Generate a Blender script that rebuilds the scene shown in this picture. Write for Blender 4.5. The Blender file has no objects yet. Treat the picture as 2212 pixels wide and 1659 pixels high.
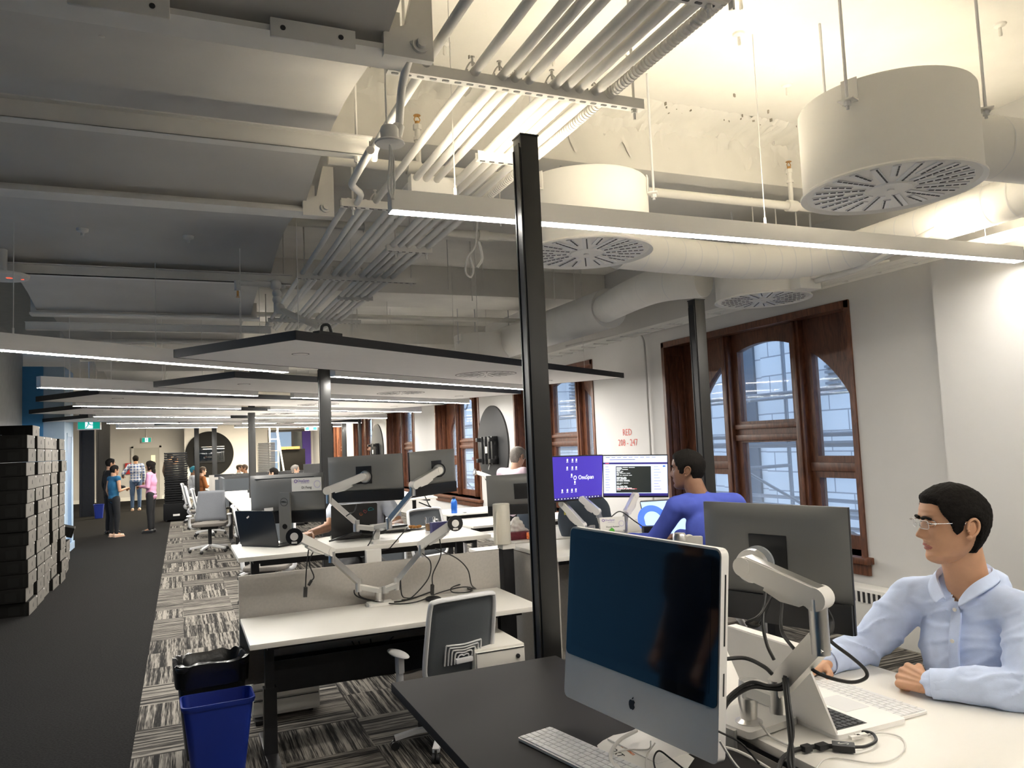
import bpy, bmesh, math, random
from mathutils import Vector, Matrix, noise, Euler
random.seed(7)
C = bpy.data.collections.new('office'); bpy.context.scene.collection.children.link(C)
SC = bpy.context.scene
PI = math.pi
V = Vector
# ------------------------------------------------------------------ camera
CAMH = 1.70; FPX = 1662.0
yw, pt, rl = [math.radians(a) for a in (23.35, 4.24, -2.45)]
FW = V((math.sin(yw)*math.cos(pt), math.cos(yw)*math.cos(pt), math.sin(pt)))
_r0 = V((math.cos(yw), -math.sin(yw), 0)); _u0 = _r0.cross(FW)
RT = _r0*math.cos(rl) + _u0*math.sin(rl); UP = -_r0*math.sin(rl) + _u0*math.cos(rl)
cam = bpy.data.cameras.new('camera'); cam.sensor_width = 36; cam.lens = FPX/2212*36
cam.clip_start = .05; cam.clip_end = 200
co = bpy.data.objects.new('camera', cam); C.objects.link(co)
co.matrix_world = Matrix(((RT.x, UP.x, -FW.x, 0), (RT.y, UP.y, -FW.y, 0), (RT.z, UP.z, -FW.z, CAMH), (0, 0, 0, 1)))
SC.camera = co
OC = V((0, 0, CAMH))
def ray(px, py): return FW + RT*((px-1106)/FPX) - UP*((py-829.5)/FPX)
def az(px, py, z): d = ray(px, py); return OC + d*((z-CAMH)/d.z)      # point of the level plane z seen at a pixel
def ax(px, py, x): d = ray(px, py); return OC + d*(x/d.x)
def ay(px, py, y): d = ray(px, py); return OC + d*(y/d.y)
def ad(px, py, t): return OC + ray(px, py)*t
# ------------------------------------------------------------------ view, world
SC.view_settings.view_transform = 'Standard'; SC.view_settings.look = 'None'
SC.view_settings.exposure = 1.16; SC.view_settings.gamma = 1.0; SC.view_settings.use_curve_mapping = False
W = bpy.data.worlds.new('overcast'); SC.world = W; W.use_nodes = True
bg = W.node_tree.nodes['Background']; bg.inputs[0].default_value = (.46, .66, 1.0, 1); bg.inputs[1].default_value = 1.5
LAMP_DOWN = 36.0; LAMP_UP = 32.0; FAR_DOWN = 76.0
# ------------------------------------------------------------------ materials
def M(name, col, rough=.5, metal=0., var=0., vs=8., bump=0., bs=60., emit=0., spec=.5, ecol=None, stretch=None, alpha=1., trans=0.):
    m = bpy.data.materials.new(name); m.use_nodes = True
    nt = m.node_tree; b = nt.nodes['Principled BSDF']
    b.inputs['Base Color'].default_value = (*col, 1); b.inputs['Roughness'].default_value = rough
    b.inputs['Metallic'].default_value = metal; b.inputs['Specular IOR Level'].default_value = spec
    b.inputs['Alpha'].default_value = alpha; b.inputs['Transmission Weight'].default_value = trans
    if emit: b.inputs['Emission Color'].default_value = (*(ecol or col), 1); b.inputs['Emission Strength'].default_value = emit
    src = None
    if var or bump:
        tc = nt.nodes.new('ShaderNodeTexCoord'); src = tc.outputs['Object']
        if stretch:
            mp = nt.nodes.new('ShaderNodeMapping'); mp.inputs['Scale'].default_value = stretch
            nt.links.new(src, mp.inputs[0]); src = mp.outputs[0]
    if var:
        n = nt.nodes.new('ShaderNodeTexNoise'); n.inputs['Scale'].default_value = vs; n.inputs['Detail'].default_value = 4
        nt.links.new(src, n.inputs['Vector'])
        r = nt.nodes.new('ShaderNodeMapRange'); r.inputs[1].default_value = .3; r.inputs[2].default_value = .7
        r.inputs[3].default_value = 1-var; r.inputs[4].default_value = 1+var
        nt.links.new(n.outputs[0], r.inputs[0])
        mx = nt.nodes.new('ShaderNodeVectorMath'); mx.operation = 'SCALE'; mx.inputs[0].default_value = col
        nt.links.new(r.outputs[0], mx.inputs['Scale']); nt.links.new(mx.outputs[0], b.inputs['Base Color'])
    if bump:
        n2 = nt.nodes.new('ShaderNodeTexNoise'); n2.inputs['Scale'].default_value = bs; n2.inputs['Detail'].default_value = 3
        nt.links.new(src, n2.inputs['Vector'])
        bp = nt.nodes.new('ShaderNodeBump'); bp.inputs['Strength'].default_value = bump; bp.inputs['Distance'].default_value = .003
        nt.links.new(n2.outputs[0], bp.inputs['Height']); nt.links.new(bp.outputs[0], b.inputs['Normal'])
    return m
def wood(name, c1, c2, sc=(3, 3, .6)):
    m = M(name, c1, .42); nt = m.node_tree; b = nt.nodes['Principled BSDF']
    tc = nt.nodes.new('ShaderNodeTexCoord'); mp = nt.nodes.new('ShaderNodeMapping'); mp.inputs['Scale'].default_value = sc
    n = nt.nodes.new('ShaderNodeTexNoise'); n.inputs['Scale'].default_value = 9; n.inputs['Detail'].default_value = 6; n.inputs['Distortion'].default_value = 1.2
    cr = nt.nodes.new('ShaderNodeValToRGB'); cr.color_ramp.elements[0].position = .35; cr.color_ramp.elements[1].position = .68
    cr.color_ramp.elements[0].color = (*c2, 1); cr.color_ramp.elements[1].color = (*c1, 1)
    nt.links.new(tc.outputs['Object'], mp.inputs[0]); nt.links.new(mp.outputs[0], n.inputs['Vector'])
    nt.links.new(n.outputs[0], cr.inputs[0]); nt.links.new(cr.outputs[0], b.inputs['Base Color'])
    return m
def carpet():
    m = M('carpet', (.1, .1, .1), .95, spec=.1); nt = m.node_tree; b = nt.nodes['Principled BSDF']; L = nt.links.new
    def mth(op, a, bb=None, c=None):
        n = nt.nodes.new('ShaderNodeMath'); n.operation = op
        for i, v in enumerate((a, bb, c)):
            if v is None: continue
            if isinstance(v, (int, float)): n.inputs[i].default_value = v
            else: L(v, n.inputs[i])
        return n.outputs[0]
    tc = nt.nodes.new('ShaderNodeTexCoord'); sp = nt.nodes.new('ShaderNodeSeparateXYZ'); L(tc.outputs['Object'], sp.inputs[0])
    x, y = sp.outputs[0], sp.outputs[1]
    T = 2.0
    tx = mth('FLOOR', mth('MULTIPLY', x, T)); ty = mth('FLOOR', mth('MULTIPLY', y, T))
    cb = nt.nodes.new('ShaderNodeCombineXYZ'); L(tx, cb.inputs[0]); L(ty, cb.inputs[1])
    wn = nt.nodes.new('ShaderNodeTexWhiteNoise'); wn.noise_dimensions = '2D'; L(cb.outputs[0], wn.inputs['Vector'])
    par = mth('GREATER_THAN', wn.outputs[0], .48)
    def stripes(a, bb):
        c = nt.nodes.new('ShaderNodeCombineXYZ'); L(mth('MULTIPLY', a, 34.0), c.inputs[0]); L(mth('MULTIPLY', bb, .5), c.inputs[1]); L(mth('MULTIPLY', wn.outputs[0], 9.0), c.inputs[2])
        n = nt.nodes.new('ShaderNodeTexNoise'); n.inputs['Scale'].default_value = 1.0; n.inputs['Detail'].default_value = 2; n.inputs['Roughness'].default_value = .6
        L(c.outputs[0], n.inputs['Vector'])
        c2 = nt.nodes.new('ShaderNodeCombineXYZ'); L(mth('MULTIPLY', a, 150.0), c2.inputs[0]); L(mth('MULTIPLY', bb, 6.0), c2.inputs[1])
        n2 = nt.nodes.new('ShaderNodeTexNoise'); n2.inputs['Scale'].default_value = 1.0; n2.inputs['Detail'].default_value = 2; L(c2.outputs[0], n2.inputs['Vector'])
        return mth('ADD', mth('MULTIPLY', n.outputs[0], .62), mth('MULTIPLY', n2.outputs[0], .38))
    s = mth('ADD', mth('MULTIPLY', stripes(x, y), mth('SUBTRACT', 1.0, par)), mth('MULTIPLY', stripes(y, x), par))
    cr = nt.nodes.new('ShaderNodeValToRGB'); e = cr.color_ramp.elements
    e[0].position = .43; e[0].color = (.018, .017, .016, 1); e[1].position = .57; e[1].color = (.25, .23, .20, 1)
    k = e.new(.5); k.color = (.090, .082, .073, 1)
    L(s, cr.inputs[0])
    n3 = nt.nodes.new('ShaderNodeTexNoise'); n3.inputs['Scale'].default_value = 75; n3.inputs['Detail'].default_value = 3; L(tc.outputs['Object'], n3.inputs['Vector'])
    cr2 = nt.nodes.new('ShaderNodeValToRGB'); e = cr2.color_ramp.elements
    e[0].position = .35; e[0].color = (.003, .0028, .0027, 1); e[1].position = .7; e[1].color = (.012, .0112, .0107, 1); L(n3.outputs[0], cr2.inputs[0])
    mx = nt.nodes.new('ShaderNodeMix'); mx.data_type = 'RGBA'
    L(mth('GREATER_THAN', x, -.28), mx.inputs[0]); L(cr2.outputs[0], mx.inputs[6]); L(cr.outputs[0], mx.inputs[7]); L(mx.outputs[2], b.inputs['Base Color'])
    bp = nt.nodes.new('ShaderNodeBump'); bp.inputs['Strength'].default_value = .5; bp.inputs['Distance'].default_value = .01
    L(n3.outputs[0], bp.inputs['Height']); L(bp.outputs[0], b.inputs['Normal'])
    return m
def stone():
    m = M('stone_blocks', (.6, .62, .62), .9); nt = m.node_tree; b = nt.nodes['Principled BSDF']
    tc = nt.nodes.new('ShaderNodeTexCoord'); mp = nt.nodes.new('ShaderNodeMapping'); mp.inputs['Rotation'].default_value = (0, PI/2, PI/2)
    sp = nt.nodes.new('ShaderNodeSeparateXYZ'); cb = nt.nodes.new('ShaderNodeCombineXYZ')
    nt.links.new(tc.outputs['Object'], sp.inputs[0]); nt.links.new(sp.outputs[1], cb.inputs[0]); nt.links.new(sp.outputs[2], cb.inputs[1])
    br = nt.nodes.new('ShaderNodeTexBrick'); br.inputs['Scale'].default_value = 1.0; br.inputs['Brick Width'].default_value = .75; br.inputs['Row Height'].default_value = .33
    br.inputs['Color1'].default_value = (.62, .63, .62, 1); br.inputs['Color2'].default_value = (.72, .73, .72, 1); br.inputs['Mortar'].default_value = (.3, .31, .32, 1); br.inputs['Mortar Size'].default_value = .012
    nt.links.new(cb.outputs[0], br.inputs[0]); nt.links.new(br.outputs[0], b.inputs['Base Color'])
    return m
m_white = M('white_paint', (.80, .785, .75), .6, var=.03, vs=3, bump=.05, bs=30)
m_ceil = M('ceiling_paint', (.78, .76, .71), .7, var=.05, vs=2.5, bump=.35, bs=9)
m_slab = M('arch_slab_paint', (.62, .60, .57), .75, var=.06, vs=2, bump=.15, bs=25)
m_beam = M('beam_paint', (.76, .74, .70), .6, var=.05, vs=4, bump=.15, bs=40)
m_wall = M('wall_paint', (.59, .58, .565), .7, var=.02, vs=2, bump=.03)
m_wallb = M('blue_wall_paint', (.045, .22, .48), .6, var=.04)
m_walls = M('pale_blue_wall_paint', (.36, .48, .62), .6, var=.04)
m_walldk = M('grey_wall_and_unlit_ceiling', (.36, .37, .37), .7, var=.06)
m_carpet = carpet(); m_stone = stone()
m_wood = wood('stained_oak', (.17, .062, .028), (.075, .026, .013))
m_wood2 = wood('golden_oak', (.36, .17, .05), (.2, .085, .025))
m_desk = M('white_laminate', (.80, .775, .72), .42, var=.012, vs=5)
m_deskb = M('black_laminate', (.010, .0088, .0086), .6, spec=.18, var=.06, vs=5)
m_blackm = M('black_steel', (.022, .022, .024), .38, metal=.3, var=.1, vs=20)
m_post = M('charcoal_post_paint', (.035, .035, .034), .36, metal=.4, var=.12, vs=3)
m_screen = M('grey_screen_fabric', (.44, .415, .38), .85, var=.05, vs=60, bump=.15, bs=400)
m_pvc = M('white_plastic', (.72, .72, .72), .35, var=.02)
m_chairw = M('pale_grey_plastic', (.66, .66, .67), .4, var=.02)
m_mesh = M('grey_mesh_fabric', (.085, .095, .105), .85, var=.06, vs=200, bump=.3, bs=500)
m_mesh2 = M('mid_grey_fabric', (.17, .18, .2), .9, var=.06, vs=90, bump=.3, bs=300)
m_seat = M('taupe_seat_fabric', (.15, .135, .12), .95, var=.08, vs=90)
m_chrome = M('polished_aluminium', (.70, .69, .67), .32, metal=1.)
m_alum = M('brushed_aluminium', (.86, .84, .81), .45, metal=.0, var=.02)
m_silver = M('silver_panel', (.52, .52, .50), .38, metal=.35, var=.02)
m_armw = M('arm_white_plastic', (.78, .76, .72), .35)
m_cable = M('black_rubber', (.012, .012, .012), .45)
m_cablew = M('white_rubber', (.72, .70, .66), .45)
m_mback = M('monitor_back_plastic', (.18, .18, .175), .38, var=.03, vs=6)
m_mblk = M('monitor_black_plastic', (.013, .013, .014), .35)
m_glassb = M('black_glass', (.006, .009, .014), .05, spec=.8)
m_dark = M('black_plastic', (.018, .018, .019), .5)
m_canf = M('canopy_black_edge', (.012, .012, .014), .6)
m_canu = M('canopy_white_underside', (.76, .74, .73), .75, var=.015)
m_lampb = M('lamp_white_housing', (.85, .84, .82), .4)
m_led = M('near_led_diffuser', (1, .97, .9), .5, emit=LAMP_DOWN, ecol=(1, .95, .87))
m_ledup = M('uplight_diffuser', (1, .9, .7), .5, emit=LAMP_UP, ecol=(1, .885, .68))
m_ledf = M('far_led_diffuser', (1, .97, .9), .5, emit=FAR_DOWN, ecol=(1, .96, .89))
m_brass = M('brass', (.6, .34, .12), .3, metal=1.)
m_bluebin = M('blue_plastic', (.012, .035, .30), .42, var=.05)
m_blackbin = M('black_bin_plastic', (.012, .012, .012), .5)
m_bag = M('black_bin_bag', (.015, .015, .016), .22, bump=.6, bs=30)
m_card = M('brown_black_carton', (.006, .0056, .005), .9, spec=.08, var=.15, vs=3)
m_cards = M('grey_carton_side', (.12, .11, .094), .7, var=.12, vs=6)
m_paper = M('white_paper', (.82, .80, .76), .7)
m_ink = M('black_ink', (.02, .02, .02), .7)
m_purp = M('purple_ink', (.16, .08, .42), .6)
m_lil = M('pale_lilac_ink', (.62, .58, .70), .6)
m_gold = M('orange_ink', (.75, .22, .08), .6)
m_redink = M('red_ink', (.6, .14, .12), .7)
m_green = M('leaf_green', (.12, .5, .06), .6)
m_bottle = M('blue_bottle_metal', (.02, .12, .5), .3, metal=.3)
m_glass = M('clear_glass', (.95, .97, 1), .02, trans=1.)
m_tea = M('amber_tea', (.5, .22, .03), .2)
m_pane = M('window_glass', (.8, .88, 1), .03, alpha=.16, spec=.6)
m_steel = M('scaffold_steel', (.20, .225, .25), .5, metal=.2)
m_red = M('red_enamel', (.5, .03, .03), .4)
m_yel = M('yellow_note', (.75, .68, .15), .7)
m_exit = M('exit_green', (.0, .22, .16), .4, emit=.45, ecol=(0, .28, .2))
m_exitw = M('exit_white', (.7, .8, 1), .4, emit=.75, ecol=(.60, .72, 1))
m_disc = M('charcoal_panel_paint', (.014, .0145, .016), .6)
m_soot = M('matt_black_plastic', (.006, .006, .0065), .7, spec=.2)
m_pvcdk = M('dark_grey_plastic', (.03, .03, .032), .5)
# ------------------------------------------------------------------ mesh building
def basis(d):
    d = d.normalized(); a = V((0, 0, 1)) if abs(d.z) < .95 else V((1, 0, 0))
    u = d.cross(a).normalized(); return u, d.cross(u).normalized()
class MB:
    def __init__(s): s.bm = bmesh.new(); s.mi = 0
    def _f(s, vs):
        try: f = s.bm.faces.new(vs); f.material_index = s.mi; f.smooth = True; return f
        except ValueError: return None
    def box(s, c, d, rot=None, bev=0.):
        r = rot.to_matrix().to_4x4() if isinstance(rot, Euler) else (rot.to_4x4() if rot is not None else Matrix())
        g = bmesh.ops.create_cube(s.bm, size=1, matrix=Matrix.Translation(V(c)) @ r @ Matrix.Diagonal((*d, 1)))
        fs = {f for v in g['verts'] for f in v.link_faces}
        for f in fs: f.material_index = s.mi; f.smooth = True
        if bev:
            es = list({e for v in g['verts'] for e in v.link_edges})
            q = bmesh.ops.bevel(s.bm, geom=es, offset=bev, segments=2, affect='EDGES', profile=.6)
            for f in q['faces']: f.material_index = s.mi; f.smooth = True
        return s
    def b2(s, a, b, bev=0.):   # box from corner to corner
        a = V(a); b = V(b); return s.box((a+b)/2, [max(abs(q), 1e-5) for q in (b-a)], None, bev)
    def ring(s, c, u, v, ru, rv, n): return [s.bm.verts.new(c + u*(ru*math.cos(2*PI*i/n)) + v*(rv*math.sin(2*PI*i/n))) for i in range(n)]
    def bridge(s, a, b):
        n = len(a)
        for i in range(n): s._f((a[i], a[(i+1) % n], b[(i+1) % n], b[i]))
    def cyl(s, p0, p1, r0, r1=None, n=16, cap=True):
        p0 = V(p0); p1 = V(p1); r1 = r0 if r1 is None else r1; u, v = basis(p1-p0)
        a = s.ring(p0, u, v, r0, r0, n); b = s.ring(p1, u, v, r1, r1, n); s.bridge(a, b)
        if cap: s._f(a[::-1]); s._f(b)
        return s
    def lathe(s, c, prof, n=24, axis=(0, 0, 1), capb=True, capt=True):
        c = V(c); axd = V(axis).normalized(); u, v = basis(axd); rs = []
        for r, z in prof: rs.append(s.ring(c+axd*z, u, v, max(r, 1e-4), max(r, 1e-4), n))
        for i in range(len(rs)-1): s.bridge(rs[i], rs[i+1])
        if capb: s._f(rs[0][::-1])
        if capt: s._f(rs[-1])
        return s
    def tube(s, pts, r, n=8, k=1, smooth=True, flat=1.):
        pts = [V(p) for p in pts]
        if smooth and len(pts) > 2: pts = spline(pts, 6*k)
        u, v = basis(pts[1]-pts[0]); prev = None; m = len(pts)
        for i, p in enumerate(pts):
            d = (pts[min(i+1, m-1)]-pts[max(i-1, 0)])
            if d.length < 1e-7: continue
            d.normalize(); u = (u - d*u.dot(d)); u = u.normalized() if u.length > 1e-6 else basis(d)[0]; v = d.cross(u)
            rr = r[0]+(r[1]-r[0])*i/(m-1) if isinstance(r, (tuple, list)) else r
            g = s.ring(p, u, v, rr, rr*flat, n)
            if prev: s.bridge(prev, g)
            else: s._f(g[::-1])
            prev = g
        s._f(prev); return s
    def bars(s, pts, w, h, up=(0, 0, 1)):   # rectangular bar along a polyline
        pts = [V(p) for p in pts]; prev = None; up = V(up)
        for i, p in enumerate(pts):
            d = (pts[min(i+1, len(pts)-1)]-pts[max(i-1, 0)]).normalized(); sd = d.cross(up).normalized(); uu = sd.cross(d)
            g = [s.bm.verts.new(p+sd*a*w/2+uu*b*h/2) for a, b in ((-1, -1), (1, -1), (1, 1), (-1, 1))]
            if prev: s.bridge(prev, g)
            else: s._f(g[::-1])
            prev = g
        s._f(prev); return s
    def sph(s, c, r, n=14, sc=(1, 1, 1), rot=None):
        R_ = rot.to_matrix().to_4x4() if rot else Matrix()
        g = bmesh.ops.create_uvsphere(s.bm, u_segments=n, v_segments=max(6, n//2+2), radius=r, matrix=Matrix.Translation(V(c)) @ R_ @ Matrix.Diagonal((*sc, 1)))
        for f in {f for v in g['verts'] for f in v.link_faces}: f.material_index = s.mi; f.smooth = True
        return s
    def prism(s, poly, off):  # planar 3D polygon extruded by off
        off = V(off); a = [s.bm.verts.new(V(p)) for p in poly]; b = [s.bm.verts.new(V(p)+off) for p in poly]
        s._f(a[::-1]); s._f(b)
        s.bridge(a, b); return s
    def quad(s, *p): s._f([s.bm.verts.new(V(q)) for q in p]); return s
    def rbox(s, c, d, r, axis='z', rot=None):   # rounded rectangle plate
        w, h, t = d; pts = []
        for cx_, cy_, a0 in ((w/2-r, h/2-r, 0), (-w/2+r, h/2-r, PI/2), (-w/2+r, -h/2+r, PI), (w/2-r, -h/2+r, 3*PI/2)):
            for i in range(5): a = a0+i*PI/8; pts.append(V((cx_+r*math.cos(a), cy_+r*math.sin(a), -t/2)))
        m = rot if rot is not None else Matrix.Identity(3)
        s.prism([V(c)+m @ p for p in pts], m @ V((0, 0, t))); return s
    def caps(s, p0, p1, r0, r1=None, n=14):
        p0 = V(p0); p1 = V(p1); r1 = r0 if r1 is None else r1; d = (p1-p0)
        if d.length < 1e-6: d = V((0, 0, 1e-4))
        dn = d.normalized(); u, v = basis(dn); rs = []
        for i in range(5): a = -PI/2+i*PI/8; rs.append((p0+dn*(r0*math.sin(a)), r0*math.cos(a)))
        for i in range(5): a = i*PI/8; rs.append((p1+dn*(r1*math.sin(a)), r1*math.cos(a)))
        gs = [s.ring(c, u, v, max(r, 1e-4), max(r, 1e-4), n) for c, r in rs]
        for i in range(len(gs)-1): s.bridge(gs[i], gs[i+1])
        s._f(gs[0][::-1]); s._f(gs[-1]); return s
    def xf(s, m): bmesh.ops.transform(s.bm, matrix=m, verts=s.bm.verts); return s
def spline(p, k=6):
    q = [p[0]*2-p[1]]+list(p)+[p[-1]*2-p[-2]]; out = []
    for i in range(1, len(q)-2):
        for j in range(k):
            t = j/k; a, b, c, d = q[i-1], q[i], q[i+1], q[i+2]
            out.append(.5*((2*b)+(c-a)*t+(2*a-5*b+4*c-d)*t*t+(3*b-a-3*c+d)*t**3))
    out.append(q[-2]); return out
def finish(me, ang=38):
    me.set_sharp_from_angle(angle=math.radians(ang))
def obj(name, mb, mat, parent=None, ang=38, norm=True):
    bm = mb.bm
    if norm: bmesh.ops.recalc_face_normals(bm, faces=bm.faces)
    me = bpy.data.meshes.new(name); bm.to_mesh(me); bm.free()
    for m in (mat if isinstance(mat, (list, tuple)) else [mat]): me.materials.append(m)
    finish(me, ang)
    o = bpy.data.objects.new(name, me); C.objects.link(o)
    if parent: o.parent = parent
    return o
def tag(o, label=None, cat=None, group=None, kind=None):
    if label: o['label'] = label
    if cat: o['category'] = cat
    if group: o['group'] = group
    if kind: o['kind'] = kind
    return o
def thing(name, label, cat, loc=(0, 0, 0), rz=0., group=None):
    o = bpy.data.objects.new(name, None); C.objects.link(o); o.location = loc; o.rotation_euler = (0, 0, rz); o.empty_display_size = .1
    return tag(o, label, cat, group)
def struct(name, mb, mat, parent=None):
    o = obj(name, mb, mat, parent)
    if not parent: o['kind'] = 'structure'
    return o
def dup(root, loc, rz=None, label=None, group=None, sc=None):
    r = root.copy(); C.objects.link(r); r.location = loc
    if rz is not None: r.rotation_euler = (0, 0, rz)
    if sc: r.scale = sc
    if label: r['label'] = label
    if group: r['group'] = group
    for ch in list(root.children):
        c = ch.copy(); C.objects.link(c); c.parent = r
        for g in list(ch.children):
            d = g.copy(); C.objects.link(d); d.parent = c
    return r
def text_mb(s, size, depth=.0006):
    cu = bpy.data.curves.new('t', 'FONT'); cu.body = s; cu.size = size; cu.extrude = depth/2; cu.align_x = 'CENTER'; cu.align_y = 'CENTER'; cu.resolution_u = 2
    o = bpy.data.objects.new('t', cu); C.objects.link(o); dg = bpy.context.evaluated_depsgraph_get()
    me = bpy.data.meshes.new_from_object(o.evaluated_get(dg)); mb = MB(); mb.bm.from_mesh(me)
    bpy.data.objects.remove(o); bpy.data.meshes.remove(me); bpy.data.curves.remove(cu); return mb
def frame(o, x, y):   # matrix with local x along x, local y along y, at o
    x = V(x).normalized(); z = x.cross(V(y)).normalized(); y = z.cross(x)
    return Matrix(((x.x, y.x, z.x, o[0]), (x.y, y.y, z.y, o[1]), (x.z, y.z, z.z, o[2]), (0, 0, 0, 1)))
def blob(mb, voxel=.01, smooth=6, bumps=(), fac=.5):
    """union of the closed pieces as one continuous skin"""
    me = bpy.data.meshes.new('b'); bmesh.ops.recalc_face_normals(mb.bm, faces=mb.bm.faces); mb.bm.to_mesh(me); mb.bm.free()
    o = bpy.data.objects.new('b', me); C.objects.link(o)
    r = o.modifiers.new('r', 'REMESH'); r.mode = 'VOXEL'; r.voxel_size = voxel; r.use_smooth_shade = True
    if smooth: s = o.modifiers.new('s', 'SMOOTH'); s.factor = fac; s.iterations = smooth
    dg = bpy.context.evaluated_depsgraph_get(); me2 = bpy.data.meshes.new_from_object(o.evaluated_get(dg))
    out = MB(); out.bm.from_mesh(me2); bpy.data.objects.remove(o); bpy.data.meshes.remove(me); bpy.data.meshes.remove(me2)
    if bumps:
        out.bm.normal_update()
        for sc, amp, asp in bumps:
            for v in out.bm.verts:
                n = noise.noise(V((v.co.x*asp[0], v.co.y*asp[1], v.co.z*asp[2]))*sc)
                v.co += v.normal*(n*amp)
    for f in out.bm.faces: f.smooth = True
    return out
# ================================================================== SETTING
CZ = 3.85; XW = 5.2
struct('floor', MB().b2((-6, -5, -.1), (5.7, 36, 0)), m_carpet)
c_ = MB(); c_.b2((-1.25, -3, CZ), (5.7, 34.3, CZ+.15))
for k in range(-2, 7):   # deep transverse beams of the bays
    y = 4.32+4.45*k; c_.b2((.68, y, 3.5), (5.2, y+.9, CZ+.01), .02)
struct('ceiling', c_, m_ceil)
struct('ceiling_left', MB().b2((-6, -3, CZ), (-1.25, 34.3, CZ+.15)), m_walldk)  # darker grey puts the unlit look of this ceiling into its colour
m = MB(); N = 260; rows = []   # torn plaster ridge where the first deep beam meets the ceiling
for j, (dy, dz) in enumerate(((-.30, .002), (-.26, -.012), (-.20, -.02), (-.12, -.03), (-.05, -.035), (0, -.06), (.004, -.12), (.006, -.2))):
    rows.append([m.bm.verts.new((.7+4.5*i/N, 4.32+dy+(.02*noise.noise(V((i*.13, j, 0)))+.012*noise.noise(V((i*.5, j*2., 4)))) - (.004 if dy >= 0 else 0), CZ+dz*(1+.9*noise.noise(V((i*.21, j*.7, 2))))-max(0, .03*noise.noise(V((i*.8, j*1.3, 7)))) - .001)) for i in range(N+1)])
for a, b in zip(rows, rows[1:]):
    for i in range(N): m._f((a[i], a[i+1], b[i+1], b[i]))
struct('trim_5', m, m_ceil)
m = MB(); R6 = random.Random(8)
for i in range(150):
    x = R6.uniform(.9, 5.1); y = 4.32-abs(R6.gauss(0, .16))-.03; s = R6.uniform(.002, .008); m.box((x, y, CZ-.012), (s*2.2, s, .02), Euler((0, 0, R6.uniform(0, 3))))
o_p = struct('trim_6', m, M('plaster_pits', (.30, .27, .22), .9)); o_p['kind'] = 'structure'
# low arched slab over the aisle
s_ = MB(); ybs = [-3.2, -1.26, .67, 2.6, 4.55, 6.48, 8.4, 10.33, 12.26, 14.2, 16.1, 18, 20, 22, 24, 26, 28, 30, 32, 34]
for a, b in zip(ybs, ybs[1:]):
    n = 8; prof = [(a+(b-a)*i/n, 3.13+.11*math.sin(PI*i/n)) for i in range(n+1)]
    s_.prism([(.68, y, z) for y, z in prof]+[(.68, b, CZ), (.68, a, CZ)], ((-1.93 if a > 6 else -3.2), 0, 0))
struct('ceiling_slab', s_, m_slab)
for i, y in enumerate(ybs[2:9]):
    m = MB(); x0 = -3.2 if y < 6 else -1.3
    m.b2((x0, y-.07, 3.08), (.76, y+.07, 3.10)); m.b2((x0, y-.008, 3.1), (.74, y+.008, 3.26))
    o = tag(obj('ceiling_beam', m, m_beam), ['painted steel ceiling beam over the aisle, nearest but one to the camera, outside the top edge', 'painted steel ceiling beam with bolted slotted plates, nearest of those crossing top left', 'second painted ceiling beam from the top, ending in a round bolted corner gusset', 'painted ceiling beam just behind the suspended rail that carries the pipe elbow', 'painted ceiling beam ending left of the bent drain pipe', 'thin painted ceiling beam seen low over the aisle', 'farthest thin painted ceiling beam over the aisle'][i], 'beam')
    if i in (1, 2):
        g = MB(); g.prism([(.66, y-.075, 3.06), (.84, y-.075, 3.06), (.84, y-.075, 3.36), (.78, y-.075, 3.36), (.74, y-.075, 3.18), (.66, y-.075, 3.14)], (0, .03, 0)); obj('gusset', g, m_beam, o)
        b = MB(); b.cyl((.79, y-.11, 3.11), (.79, y-.06, 3.11), .018, n=10); b.cyl((.79, y-.09, 3.11), (.79, y-.075, 3.11), .03, n=16); obj('bolt', b, m_beam, o)
    if i == 1:
        for x in (-.83, -.16, .42):
            p = MB(); p.b2((x-.14, y-.084, 3.055), (x+.14, y-.07, 3.12), .003); pp = obj('slotted_plate', p, m_beam, o)
            h = MB()
            for q in (-.1, .09): h.cyl((x+q, y-.0855, 3.088), (x+q, y-.08, 3.088), .009, n=12)
            obj('slot', h, m_dark, pp)
            h = MB()
            for q in (-.06, .05): h.cyl((x+q, y-.055, 3.0785), (x+q, y-.055, 3.082), .007, n=10)
            obj('screw_hole', h, m_dark, pp)
for i, y in enumerate((3.46, 6.40, 9.1)):
    x1 = (.81, .83, .95)[i]; x0 = -3.0 if i < 2 else -1.45
    m = MB(); m.b2((x0, y-.035, 3.045), (x1, y+.035, 3.052)); m.b2((x0, y-.035, 3.045), (x1, y-.028, 3.12)); m.b2((x0, y-.07, 3.115), (x1+.01, y-.028, 3.121))
    o = tag(obj('suspended_rail', m, m_beam), ['white angle rail hung across the aisle below the arched slab, nearest one', 'white angle rail hung across the aisle above the small brass sprinkler', 'farthest white angle rail hung low over the aisle'][i], 'rail')
    r = MB(); r.cyl((x1-.05, y, 3.0), (x1-.05, y, CZ), .006, n=8); r.cyl((x1-.05, y, 3.02), (x1-.05, y, 3.045), .014, n=6); obj('threaded_rod', r, m_beam, o)
for n_, (px, py, yy) in enumerate(((220, 72, 2.9), (275, 388, 4.2), (178, 505, 5.4), (407, 520, 5.6), (428, 292, 3.6), (305, 570, 6.2))):
    q = az(px, py, 3.2); m = MB(); m.lathe((q.x, q.y, 3.215), [(.004, -.03), (.01, -.028), (.012, -.01), (.035, 0), (.04, .02)], 10)
    tag(obj('anchor_stub', m, m_beam), 'small painted-over anchor stub on the arched slab', 'anchor', 'anchor stubs on the arched slab')
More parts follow.
